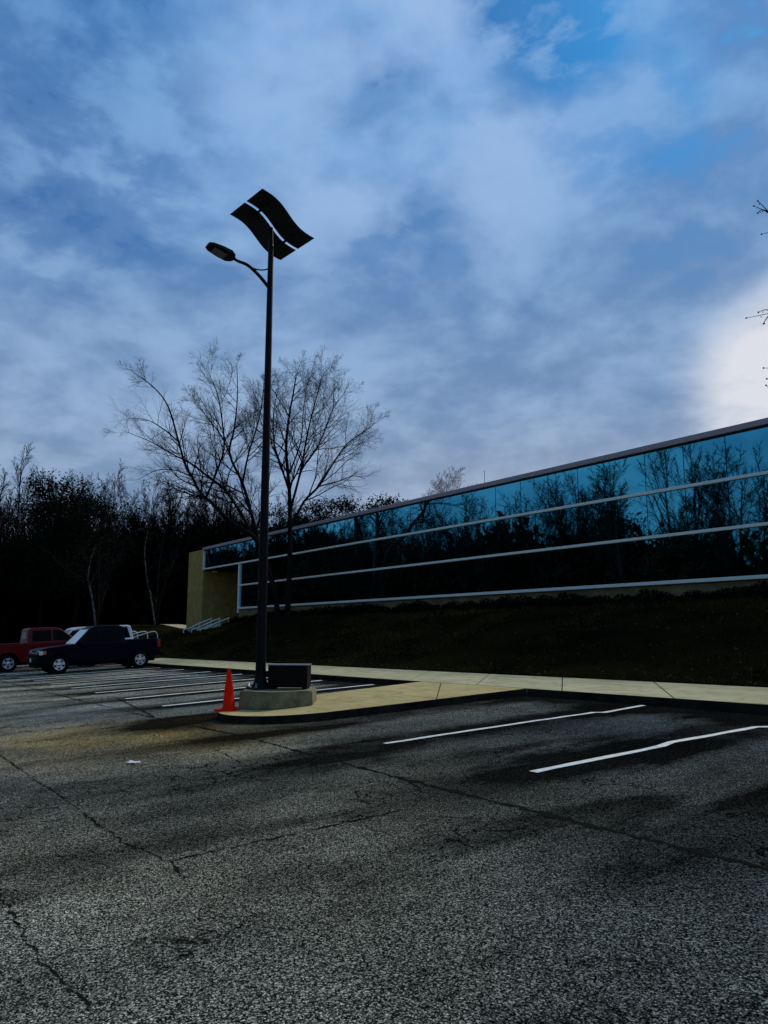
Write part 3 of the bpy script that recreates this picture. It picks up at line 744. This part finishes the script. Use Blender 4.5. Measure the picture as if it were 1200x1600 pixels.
def navy_truck():
    hw = .90; f, r = 1.55, -1.70
    body = pickup_body(2.40, -2.56, (f, r), 1.04, 1.14, .82, 0.94, -1.12, .44, .42)
    boxes = [(-2.555, -1.15, hw-.075, hw, .822, 1.22), (-2.555, -1.15, -hw, -hw+.075, .822, 1.22), (-2.555, -2.49, -hw+.08, hw-.08, .822, 1.21)]
    cab = [(.98, 1.12), (.34, 1.76), (.08, 1.86), (-.84, 1.85), (-1.02, 1.79), (-1.10, 1.12)]
    win = [[(.80, 1.19), (.34, 1.65), (.02, 1.68), (.02, 1.19)], [(-.06, 1.19), (-.06, 1.68), (-.84, 1.68), (-.93, 1.19)]]
    doors = [[(.98, .52), (.98, 1.12), (.02, 1.12), (.02, .52)], [(-.02, .52), (-.02, 1.12), (-.96, 1.12), (-1.0, .80), (-.92, .52)]]
    return vehicle('pickup_truck', 'dark navy pickup truck parked nose out with bright five-spoke wheels', 'pickup truck', (-34.05, 9.02, LZ(-34.05, 9.02)+.005), -math.pi/2,
        dict(hw=hw, paint=M['navy'], body=body, boxes=boxes, cabin_base=(1.0, -1.1), zb=1.12, zt=1.86, cabin=cab, tumble=.17, windows=win, doors=doors, ub=(-2.4, 2.4), r=.365, rim=.225, axles=(f, r), head=(2.32, .86), taill=(-2.56, 1.02), mirror=(.74, 1.20), bumper=(2.42, .56), rbumper=(-2.70, .58), bump_mat=M['black_plastic']), 'vehicles parked in the far bays')
def red_truck():
    hw = .97; f, r = 1.75, -1.75
    body = pickup_body(2.85, -2.80, (f, r), 1.10, 1.22, .88, 1.25, -1.0, .47, .44)
    boxes = [(-2.795, -1.02, hw-.08, hw, .882, 1.24), (-2.795, -1.02, -hw, -hw+.08, .882, 1.24), (-2.795, -2.72, -hw+.085, hw-.085, .882, 1.23)]
    cab = [(1.28, 1.20), (.42, 1.84), (.15, 1.90), (-.78, 1.90), (-.92, 1.84), (-.98, 1.20)]
    win = [[(1.02, 1.29), (.45, 1.75), (.12, 1.77), (.12, 1.29)], [(.04, 1.29), (.04, 1.77), (-.74, 1.77), (-.78, 1.29)]]
    doors = [[(1.16, .58), (1.16, 1.20), (.10, 1.20), (.10, .58)], [(.06, .58), (.06, 1.20), (-.84, 1.20), (-.84, .58)]]
    t = vehicle('pickup_truck', 'bright red pickup truck parked nose in beyond the navy truck', 'pickup truck', (-38.65, 8.1, LZ(-38.65, 8.1)+.005), math.pi/2,
        dict(hw=hw, paint=M['red'], body=body, boxes=boxes, cabin_base=(1.28, -1.), zb=1.20, zt=1.90, cabin=cab, tumble=.2, windows=win, doors=doors, ub=(-2.6, 2.6), r=.385, rim=.235, axles=(f, r), head=(2.77, .92), taill=(-2.80, 1.06), mirror=(1.05, 1.30), bumper=(2.87, .60), rbumper=(-2.94, .62), bump_mat=M['chrome']), 'vehicles parked in the far bays')
    box('brake_lamp', -.93, -.88, -.12, .12, 1.80, 1.84, M['amber'], t, .008)
def white_van():
    hw = .95; f, r = 1.50, -1.50
    body = [(2.45, .42), (2.52, .60), (2.48, .92), (2.35, 1.02), (1.50, 1.14), (-2.35, 1.16), (-2.42, 1.1), (-2.44, .5)]+arch(r, .44, .42)[::-1]+[(r+.46, .36), (f-.46, .36)]+arch(f, .44, .42)[::-1]
    cab = [(1.52, 1.12), (.70, 1.80), (.40, 1.88), (-2.05, 1.89), (-2.24, 1.83), (-2.36, 1.12)]
    win = [[(1.20, 1.22), (.74, 1.70), (.38, 1.76), (.38, 1.22)], [(.28, 1.22), (.28, 1.78), (-.62, 1.78), (-.62, 1.22)], [(-.72, 1.22), (-.72, 1.78), (-2.04, 1.80), (-2.18, 1.22)]]
    doors = [[(1.30, .48), (1.30, 1.12), (.34, 1.12), (.34, .48)], [(.30, .48), (.30, 1.12), (-.66, 1.12), (-.66, .48)]]
    vehicle('minivan', 'white minivan whose pale roof shows above the navy truck', 'van', (-42.6, 10.75, LZ(-42.6, 10.75)+.005), -math.pi/2,
        dict(hw=hw, paint=M['van_white'], body=body, cabin_base=(1.5, -2.3), zb=1.12, zt=1.89, cabin=cab, tumble=.16, windows=win, doors=doors, ub=(-2.3, 2.3), r=.36, rim=.22, axles=(f, r), head=(2.44, .86), taill=(-2.44, 1.0), mirror=(1.1, 1.25), bumper=(2.5, .55), rbumper=(-2.56, .55), bump_mat=M['van_white']), 'vehicles parked in the far bays')
navy_truck(); red_truck(); white_van()

# ------------------------------------------------------------------ trees
def unit(v): return v/(np.linalg.norm(v)+1e-9)
def tilt(d, ang, rg):
    a = unit(np.cross(d, rg.normal(0, 1, 3))); return unit(d*math.cos(ang)+a*math.sin(ang))
def grow(T, p, d, L, r, lvl, prm, rg):
    n = max(3, min(9, int(L/prm['seg'][lvl])+2)); pts = [p]; dd = d.copy(); rmin = prm['rmin']
    for i in range(n-1):
        dd = unit(dd+rg.normal(0, prm['wob'][lvl], 3)+np.array([0, 0, prm['up'][lvl]])); pts.append(pts[-1]+dd*L/(n-1))
    pts = np.array(pts); rad = np.maximum(rmin, r*(1-.8*np.linspace(0, 1, n)))
    T.add(pts, rad, prm['k'][lvl])
    children(T, pts, rad, L, lvl, prm, rg)
def children(T, pts, rad, L, lvl, prm, rg, t0=None):
    if lvl+1 >= len(prm['k']): return
    n = len(pts); cnt = prm['n'][lvl]; cnt = int(cnt*rg.uniform(.8, 1.2)+.5)
    for t in np.linspace(prm['t0'][lvl] if t0 is None else t0, .98, cnt):
        t = min(.99, t+rg.uniform(-.04, .04)); f = t*(n-1); i = int(f); q = pts[i]+(pts[min(i+1, n-1)]-pts[i])*(f-i)
        d = unit(pts[min(i+1, n-1)]-pts[max(i-1, 0)])
        cd = tilt(d, R(rg.uniform(*prm['ang'][lvl])), rg)
        if prm.get('flat'): cd = unit(cd*np.array([1, 1, 1])+np.array([0, 0, .12]))
        cl = L*prm['ratio'][lvl]*(1.18-.8*t)*rg.uniform(.7, 1.25)
        grow(T, q, cd, cl, max(prm['rmin'], rad[min(i, n-1)]*.55), lvl+1, prm, rg)

# the two big bare trees before the facade, limb by limb
PB = dict(k=[8, 5, 4, 3, 3], n=[15, 10, 6, 2], ratio=[.47, .52, .60, .75], ang=[(24, 52), (24, 52), (25, 52), (25, 50)], t0=[.30, .2, .2, .15], seg=[1, .5, .35, .25, .2], wob=[.05, .09, .12, .14, .14], up=[.05, .05, .04, .02, -.02], rmin=.0026)
def limb_tree(label, root, stems, D, seed, group, bark=None, prm=PB, cat='tree', name='bare_tree'):
    rg = np.random.default_rng(seed); base = at_depth(*root, D); base[2] = float(gz(base[0], base[1]))-.1
    t = thing(name, label, cat, tuple(base), 0, group); TK = Tubes(); TC = Tubes()
    fwd = np.array([UX[1], UY[1], 0.])
    for (pts, r0, r1, bend, main, lvl) in stems:
        n = len(pts); P = []
        for i, q in enumerate(pts):
            f = bend[0]+(bend[1]-bend[0])*(i/(n-1)); P.append(at_depth(q[0], q[1], D+f))
        P = smooth_path(np.array(P)-base, 4)
        if tuple(pts[0]) == tuple(root): P[0] = (0, 0, -.1)
        L = np.linalg.norm(np.diff(P, axis=0), axis=1).sum(); rad = np.linspace(1, 0, len(P))**.9*(r0*.85-r1)+r1
        (TK if main else TC).add(P, rad, 9 if main else 7)
        pr = prm; children(TC, P, rad, min(L, 7.5), lvl, pr, rg, t0=.38 if main else .18)
    TK.build('trunk', bark or M['bark'], t); TC.build('crown', M['bark'], t, smooth=False); return t
A = (436, 985)
limb_tree('spreading bare tree left of the lamp post, its limbs leaning over the lot', A, [
    ([A, (428, 920), (405, 852), (386, 831), (359, 814), (330, 785), (313, 770), (300, 745), (290, 728), (279, 690), (263, 636), (240, 605), (206, 580)], .17, .012, (0, -3.5), 1, 0),
    ([(322, 778), (338, 738), (350, 700), (346, 650), (338, 610), (322, 575)], .075, .010, (-2, -4), 0, 0),
    ([(405, 854), (375, 800), (352, 766), (328, 747), (298, 724), (270, 710), (235, 690), (190, 672)], .12, .010, (0, 3), 0, 0),
    ([(428, 915), (408, 860), (392, 800), (379, 755), (359, 709), (366, 670), (371, 620), (370, 566)], .15, .012, (0, 1), 0, 0),
    ([(379, 755), (388, 710), (402, 665), (410, 625), (412, 595)], .07, .010, (.7, -1.5), 0, 0),
    ([(359, 709), (345, 680), (322, 650), (300, 625)], .06, .009, (.6, 3), 0, 0),
    ([(300, 745), (275, 735), (245, 735), (215, 750)], .045, .008, (-2, -5), 0, 1),
    ([(279, 690), (252, 668), (225, 655), (190, 655)], .045, .008, (-2.5, 0), 0, 1),
    ([(352, 766), (362, 730), (392, 690), (398, 640)], .05, .008, (1, 4), 0, 0)], 41, 7, 'bare trees before the glass facade')
B = (448, 985)
limb_tree('upright bare tree just right of the lamp post, its crown spreading over the roof edge', B, [
    ([B, (452, 900), (453, 830), (452, 765), (447, 700), (452, 650), (460, 605), (462, 585)], .19, .012, (0, 1), 1, 0),
    ([(453, 800), (470, 735), (480, 680), (492, 630), (506, 582)], .09, .010, (0, -2.5), 0, 0),
    ([(454, 825), (475, 784), (498, 760), (520, 725), (542, 694), (566, 676), (583, 664)], .10, .009, (0, 2), 0, 0),
    ([(498, 760), (528, 752), (552, 744), (572, 748)], .05, .008, (.7, -2), 0, 1),
    ([(453, 770), (438, 725), (428, 690), (428, 640), (436, 605)], .08, .009, (0, -3), 0, 0),
    ([(470, 735), (500, 690), (520, 640), (540, 612)], .06, .009, (-1, 3), 0, 0),
    ([(452, 740), (470, 690), (474, 640), (482, 590)], .06, .009, (.5, 4), 0, 0)], 41.5, 8, 'bare trees before the glass facade')
PS = dict(PB); PS.update(n=[7, 5, 3], k=[7, 4, 3, 3], ratio=[.4, .45, .5], rmin=.010)
C0 = (150, 985)
limb_tree('pale flecked multi-stemmed birch standing behind the red truck', C0, [
    ([C0, (145, 940), (138, 905), (141, 878), (150, 850)], .11, .02, (0, 1), 1, 0), ([C0, (160, 935), (168, 902), (178, 862), (190, 825)], .11, .02, (0, -1), 0, 0),
    ([(140, 910), (128, 902), (98, 886), (76, 862)], .06, .02, (.3, -2), 0, 0), ([C0, (155, 930), (154, 880), (156, 840)], .09, .02, (0, 2), 0, 0), ([(165, 920), (178, 895), (190, 870), (200, 850)], .06, .02, (-.3, -1), 0, 0)], 63, 9, 'pale barked trees on the far lawn', M['birch'], PS)
D0 = (243, 985)
limb_tree('pale flecked slender tree standing left of the tan end pier', D0, [
    ([D0, (236, 935), (229, 900), (226, 860), (231, 828)], .10, .02, (0, 1), 1, 0), ([D0, (250, 940), (260, 905), (268, 880), (280, 850)], .09, .02, (0, -1), 0, 0), ([(242, 960), (246, 915), (250, 870), (258, 830), (272, 800)], .08, .02, (0, 2), 0, 0)], 66, 10, 'pale barked trees on the far lawn', M['birch'], PS)

# overhanging tree to the right, only its twig ends reach into the picture
def gum_tree():
    b = rel(8.8, 12.2); base = np.array([b[0], b[1], float(gz(*b))-.1]); rg = np.random.default_rng(4)
    t = thing('bare_tree', 'bare tree reaching in from the right edge, only twig tips with seed balls showing', 'tree', tuple(base))
    TK = Tubes(); trunk = smooth_path([(0, 0, 0), (.1, .1, 2.5), (0, .2, 5.), (.15, .1, 8.), (.1, .2, 11.5)], 4); TK.add(trunk, np.linspace(.19, .03, len(trunk)), 9); TK.build('trunk', M['bark'], t)
    TC = Tubes(); balls = []
    right = np.array([UX[0], UY[0], 0.])
    prm = dict(PB); prm.update(n=[6, 5, 4], k=[7, 5, 4, 3], ratio=[.4, .5, .5])
    for h in np.linspace(3.2, 11., 13):
        d = unit(right*rg.uniform(.5, 1.)+np.array([UX[1], UY[1], 0])*rg.uniform(-.9, .9)+np.array([0, 0, .35]))
        grow(TC, trunk[int(h/11.5*(len(trunk)-1))], d, rg.uniform(2, 3.2), .05, 1, PB | dict(n=[6, 5, 4, 3]), rg)
    tips = [[(1262, 372), (1215, 345), (1200, 330), (1188, 318), (1184, 314)], [(1215, 345), (1198, 331), (1178, 322)], [(1200, 330), (1190, 328), (1184, 333)], [(1262, 372), (1215, 362), (1190, 366)], [(1290, 470), (1230, 484), (1200, 490), (1166, 497)], [(1215, 487), (1196, 484), (1185, 488)], [(1205, 489), (1196, 500), (1193, 506)], [(1290, 560), (1225, 574), (1193, 575)], [(1250, 640), (1215, 620), (1197, 602)], [(1225, 574), (1205, 590), (1198, 592)], [(1215, 345), (1206, 318), (1203, 305)]]
    for k, q in enumerate(tips):
        P = np.array([at_depth(px, py, 11.6+.05*k) for px, py in q])-base; P = smooth_path(P, 3)
        TC.add(P, np.linspace(.012, .0035, len(P)), 5)
        balls.append((P[-1], .016)); balls.append((P[-3]+np.array([0, 0, -.03]), .011))
    for (px, py) in ((1262, 372), (1290, 470), (1290, 560), (1250, 640)):
        e = at_depth(px, py, 11.6)-base; s = trunk[int(np.clip((e[2]-.9)/11.5, .1, .98)*(len(trunk)-1))]
        P = smooth_path([s, (s+e)/2+np.array([0, 0, .25]), e], 5); TC.add(P, np.linspace(.05, .012, len(P)), 6)
    TC.build('crown', M['bark'], t, smooth=False)
    bm = bmesh.new()
    for c, r in balls:
        bmesh.ops.create_icosphere(bm, subdivisions=1, radius=r, matrix=Matrix.Translation(Vector(c)))
    from_bm('seed_balls', bm, M['bark'], t)
gum_tree()

# woods: a few prototypes as arrays
def bare_proto(seed, H):
    rg = np.random.default_rng(seed); T = Tubes(); TK = Tubes()
    prm = dict(k=[6, 4, 3, 3], n=[15, 9, 5], ratio=[.36, .42, .5], ang=[(14, 38), (20, 42), (22, 45)], t0=[.36, .25, .2], seg=[2.2, 1.2, .9, .6], wob=[.05, .10, .13, .15], up=[.10, .10, .06, .02], rmin=.016)
    k = rg.integers(1, 3)
    for s in range(k+1):
        n = 9; d = unit(np.array([rg.normal(0, .10+.05*k), rg.normal(0, .10+.05*k), 1.])); pts = [np.zeros(3)]; L = H*rg.uniform(.82, 1.)
        for i in range(n-1): d = unit(d+rg.normal(0, .05, 3)+np.array([0, 0, .05])); pts.append(pts[-1]+d*L/(n-1))
        pts = smooth_path(pts, 2); rad = np.linspace(.20, .025, len(pts)); TK.add(pts, rad, 6); children(T, pts, rad, L, 0, prm, rg)
    return TK.arrays(), T.arrays()
def quads_at(C, size, rg, flat=0.):
    n = len(C); a = rg.normal(0, 1, (n, 3)); a /= np.linalg.norm(a, axis=1)[:, None]; b = np.cross(a, rg.normal(0, 1, (n, 3))); b /= np.linalg.norm(b, axis=1)[:, None]
    s = size*rg.uniform(.5, 1.3, (n, 1)); a = a*s; b = b*s*rg.uniform(.35, .7, (n, 1))
    V = np.stack([C-a-b*.3, C+b, C+a+b*.3, C-b], 1).reshape(-1, 3); return V, np.arange(n*4).reshape(-1, 4)
def fine_proto(seed, H):
    rg = np.random.default_rng(seed); T = Tubes(); TK = Tubes()
    prm = dict(k=[6, 4, 3, 3, 3], n=[20, 12, 8, 4], ratio=[.5, .5, .55, .6], ang=[(25, 50), (22, 48), (22, 48), (20, 45)], t0=[.35, .25, .2, .2], seg=[2, 1., .7, .5, .4], wob=[.05, .1, .12, .14, .14], up=[.1, .06, .04, .02, 0], rmin=.0045)
    for q in range(3):
        pts = smooth_path([(0, 0, 0), (rg.normal(0, .6), rg.normal(0, .6), H*.45), (rg.normal(0, 1.8), rg.normal(0, 1.8), H*.88)], 5); rad = np.linspace(.2, .02, len(pts)); TK.add(pts, rad, 6); children(T, pts, rad, H*.55, 0, prm, rg)
    return TK.arrays(), T.arrays()
def pine_proto(seed, H, spread, n_cl=75, per=120, size=.15, low=.25):
    rg = np.random.default_rng(seed); TK = Tubes(); pts = smooth_path([(0, 0, 0), (.1, 0, H*.5), (0, .1, H*.95)], 4); TK.add(pts, np.linspace(.22, .03, len(pts)), 6)
    C = []
    for q in range(n_cl):
        f = rg.uniform(low, 1.); rr = spread*(math.sin(math.pi*min(1, (1-f)/(1-low)*.75+.12))**.8)*math.sqrt(rg.uniform(.15, 1)); a = rg.uniform(0, 2*np.pi)
        c = np.array([rr*math.cos(a), rr*math.sin(a), H*f+rg.normal(0, .2)]); s = rg.uniform(.45, 1.0)*spread*.28
        C.append(c+rg.normal(0, 1, (per, 3))*np.array([s, s, s*.55]))
        TK.add([(0, 0, max(.1, c[2]-.5)), tuple(c)], [.05, .015], 4)
    V, Q = quads_at(np.concatenate(C), size, rg); return TK.arrays(), (V, Q)
def brush_proto(seed, H, spread):
    rg = np.random.default_rng(seed); C = []
    for q in range(24):
        a = rg.uniform(0, 2*np.pi); rr = spread*math.sqrt(rg.uniform(0, 1)); c = np.array([rr*math.cos(a), rr*math.sin(a), (q+.4)/24*H]); C.append(c+rg.normal(0, 1, (44, 3))*np.array([1.0, 1.0, .9]))
    V, Q = quads_at(np.concatenate(C), .50, rg); V[:, 2] = np.maximum(V[:, 2], -.4)
    return V, Q
BARE = [bare_proto(100+i, h) for i, h in enumerate((19, 21, 18, 22))]
PINE = [pine_proto(200, 15, 3.6), pine_proto(201, 16, 3.2), pine_proto(202, 13, 3.9)]
BRUSH = [brush_proto(300, 11, 3.5), brush_proto(301, 8, 3.2), brush_proto(302, 13, 3.0)]
def xf(arr, x, y, z, rot, s, sz=None):
    V, Q = arr; c, n = math.cos(rot), math.sin(rot); W_ = np.empty_like(V); W_[:, 0] = (V[:, 0]*c-V[:, 1]*n)*s+x; W_[:, 1] = (V[:, 0]*n+V[:, 1]*c)*s+y; W_[:, 2] = V[:, 2]*(sz or s)+z
    return W_, Q
def gather(lst):
    V = []; Q = []; c = 0
    for v, q in lst: V.append(v); Q.append(q+c); c += len(v)
    return np.concatenate(V), np.concatenate(Q)
def woods():
    rg = np.random.default_rng(77); wood = []; leaf = []; bush = []
    # the far-left woods, seen directly
    for k in range(84):
        px = rg.uniform(-160, 470); D = rg.uniform(88, 116); p = at_depth(px, 980, D); z = float(gz(p[0], p[1]))
        b = BARE[rg.integers(4)]; s = rg.uniform(.68, .91)*(1.0 if px < 330 else .85); r = rg.uniform(0, 6.3); 
        for a in b: V, Q = xf(a, 0, 0, 0, r, s); wood.append((V*[1.25, 1.25, 1]+[p[0], p[1], z], Q))
    for k in range(64):
        px = rg.uniform(-180, 480); D = rg.uniform(84, 118); p = at_depth(px, 980, D); z = float(gz(p[0], p[1])); bush.append(xf(BRUSH[rg.integers(3)], p[0], p[1], z, rg.uniform(0, 6), rg.uniform(.72, .9)))
    for k in range(16):
        px = rg.uniform(-100, 480); D = rg.uniform(95, 118); p = at_depth(px, 980, D); z = float(gz(p[0], p[1])); q = PINE[rg.integers(3)]; s = rg.uniform(.75, .98); leaf.append(xf(q[1], p[0], p[1], z, 0, s)); wood.append(xf(q[0], p[0], p[1], z, 0, s))
    for k in range(46):                                   # low thicket closing the foot of the woods
        px = -200+k*15; D = 86+rg.uniform(0, 8); p = at_depth(px, 980, D); bush.append(xf(BRUSH[1], p[0], p[1], float(gz(p[0], p[1]))-.3, rg.uniform(0, 6), 1.15))
    # the woods across the lot, seen mirrored in the glass; thick at the far end, thinning towards the near end
    xd = [-170, -150, -130, -112, -100, -85, -72, -62, -55, -48, -44, -38, -20, 10]
    hd = [26, 25, 23, 17.5, 18.5, 18, 18.5, 16.5, 15, 14.5, 12, 8.5, 7, 7]; hb = [29, 28, 28, 22, 25, 25.5, 26, 27, 27.5, 26.5, 23, 19, 17, 17]
    def across(n, y0, y1):
        for k in range(n): yield rg.uniform(-225, 6), rg.uniform(y0, y1)
    for x, y in across(140, -52, -31):
        z = float(lotz(x, y)); q = rg.integers(4); b = BARE[q]; s = np.interp(x, xd, hb)*rg.uniform(.78, 1.04)/(19, 21, 18, 22)[q]; r = rg.uniform(0, 6.3); w = 1.25
        for a in b: V, Q = xf(a, 0, 0, 0, r, s); wood.append((V*[w, w, 1]+[x, y, z], Q))
    for x, y in across(215, -50, -33):
        z = float(lotz(x, y))-.3; q = rg.integers(3); s = np.interp(x, xd, hd)*rg.uniform(.62, .98)/(11, 8, 13)[q]; V, Q = xf(BRUSH[q], 0, 0, 0, rg.uniform(0, 6), min(s, 1.15)); V = V*[1, 1, max(1, s/min(s, 1.15))]+[x, y, z]; bush.append((V, Q))
    for x, y in across(34, -48, -34):
        if x > -46: continue
        z = float(lotz(x, y)); q = rg.integers(3); s = np.interp(x, xd, hd)*rg.uniform(.8, 1.08)/15; leaf.append(xf(PINE[q][1], x, y, z, 0, s)); wood.append(xf(PINE[q][0], x, y, z, 0, s))
    a, b, c = gather(wood), gather(leaf), gather(bush); na, nb = len(a[0]), len(b[0])
    V = np.concatenate([a[0], b[0], c[0]]); Q = np.concatenate([a[1], b[1]+na, c[1]+na+nb])
    o = from_np('woods', V, Q, [M['bark_far'], M['needle'], M['under']], midx=np.concatenate([np.zeros(len(a[1])), np.ones(len(b[1])), np.full(len(c[1]), 2)]))
    tag(o, 'dark tangled winter woods closing off the far side of the lot', 'woods', kind='stuff')
woods()
def wood_tree(name, label, proto, px, pytop, D, group, mats, rot=0., wide=1.):
    p = at_depth(px, 980, D); z = float(gz(p[0], p[1]))-.1; top = at_depth(px, pytop, D)[2]-z
    tk, cr = proto; H = np.percentile(cr[0][:, 2], 99.7); s = top/H
    t = thing(name, label, 'tree', (p[0], p[1], z), rot, group)
    for nm, (V, Q), m in (('trunk', tk, mats[0]), ('crown', cr, mats[1])): from_np(nm, V*np.array([s*wide, s*wide, s]), Q, m, t)
    return t
M['bark_edge'] = mat('grey edge bark', (.055, .048, .042), .95, spec=.02, var=.6, vscale=2)
bf = (M['bark_edge'], M['bark_far']); nd = (M['bark_far'], M['needle'])
wood_tree('bare_tree', 'tallest bare tree of the far woods, against the sky at the left edge', BARE[1], 28, 690, 86, 'bare trees at the woods edge', bf, 1.)
wood_tree('bare_tree', 'bare fan-shaped tree in the far woods just right of two dark evergreens', BARE[0], 150, 726, 84, 'bare trees at the woods edge', bf, 2.)
wood_tree('bare_tree', 'bare tree in the far woods partly behind the spreading lamp side tree', BARE[3], 222, 738, 88, 'bare trees at the woods edge', bf, .4)
wood_tree('bare_tree', 'low bare tree of the far woods right above the tan end pier', BARE[2], 300, 772, 86, 'bare trees at the woods edge', bf, 3.)
wood_tree('pine_tree', 'dark broad-topped evergreen left of its twin in the far woods', PINE[0], 62, 745, 82, 'dark evergreens in the far woods', nd, 0.)
wood_tree('pine_tree', 'dark round-headed evergreen right of its twin in the far woods', PINE[2], 117, 752, 80, 'dark evergreens in the far woods', nd, 1.)
for lab, px, py, D, k, rot in (('dark pine behind the roof edge directly right of the lamp post', 452, 790, 92, 2, 0.), ('bushy dark pine behind the roof edge beneath the upright bare tree', 492, 783, 95, 0, 2.), ('spiky dark pine behind the roof edge between a bushy pine and a smaller one', 530, 778, 98, 1, 3.), ('small dark pine behind the roof edge second from the last', 568, 786, 100, 0, 4.), ('lone tufted pine tip rising behind the roof furthest right of the pines', 605, 774, 102, 1, 5.)):
    wood_tree('pine_tree', lab, PINE[k], px, py, D, 'pines behind the building', nd, rot)
wood_tree('bare_tree', 'pale feathery bare tree top showing above the middle of the roof', fine_proto(60, 18), 690, 734, 92, None, (M['bark_pale'], M['bark_pale']), .7, 1.0)

# ------------------------------------------------------------------ shrubs and grass on the bank
def shrubs():
    rg = np.random.default_rng(21); P = []
    for k in range(3):
        n = 1500; u = rg.normal(0, 1, (n, 3)); u /= np.linalg.norm(u, axis=1)[:, None]; u[:, 2] = np.abs(u[:, 2])
        C = u*np.array([.78, .55, .62])*rg.uniform(.55, 1.06, (n, 1))*(1+.12*np.sin(u[:, :1]*5+k)); V, Q = quads_at(C, .055, rg); P.append((V, Q))
    protos = []; x = -47.; i = 0
    while x < 4:
        k = rg.integers(3); s = rg.uniform(.78, 1.12)
        if i < 3: 
            me = from_np('shrub', *P[i], M['shrub']); protos.append(me); o = me
        else: o = protos[k].copy(); COL.objects.link(o)
        o.location = (x, 20.9+rg.uniform(-.12, .12), float(gz(x, 20.9))-.05); o.rotation_euler = (0, 0, rg.choice([0, math.pi])+rg.uniform(-.2, .2)); o.scale = (s*1.05, s, s*rg.uniform(.55, .9)*(.8 if x < -25 else 1.))
        tag(o, 'low dark evergreen shrub in the row beneath the glass facade', 'shrub', 'shrubs along the foot of the building'); x += rg.uniform(.95, 1.25); i += 1
shrubs()
def grass():
    rg = np.random.default_rng(31); n = 90000; x = -62+rg.random(n)*68; y = 13.85+rg.random(n)**1.2*7.2
    z = gz(x, y); C = np.column_stack([x, y, z]); a = rg.uniform(0, 6.3, n); h = rg.uniform(.03, .09, n)*(1+.8*(np.sin(x*1.9+np.cos(y*2.3)*2)*np.sin(y*1.7+x*.6) > .3)); w = rg.uniform(.006, .014, n)
    dx = np.column_stack([np.cos(a)*w, np.sin(a)*w, np.zeros(n)]); tip = np.column_stack([rg.normal(0, .04, n), rg.normal(0, .04, n), h])
    V = np.stack([C-dx-[0, 0, .03], C+dx-[0, 0, .03], C+tip], 1).reshape(-1, 3); Q = np.arange(3*n).reshape(-1, 3)
    m = 4200; xx = -55+rg.random(m)*58; yy = 13.9+rg.random(m)**1.4*7.; C2 = np.column_stack([xx, yy, np.where(yy < 13.79, lotz(xx, yy)+KT+.01, gz(xx, yy)+.03)]); V2, Q2 = quads_at(C2, .035, rg)
    o = from_np('grass', np.concatenate([V, V2]), [Q, Q2+len(V)], [M['blade'], M['leaf']], midx=np.concatenate([np.zeros(n), np.ones(m)]))
    tag(o, 'short dormant grass with scattered fallen leaves on the dark bank', 'grass', kind='stuff')
grass()
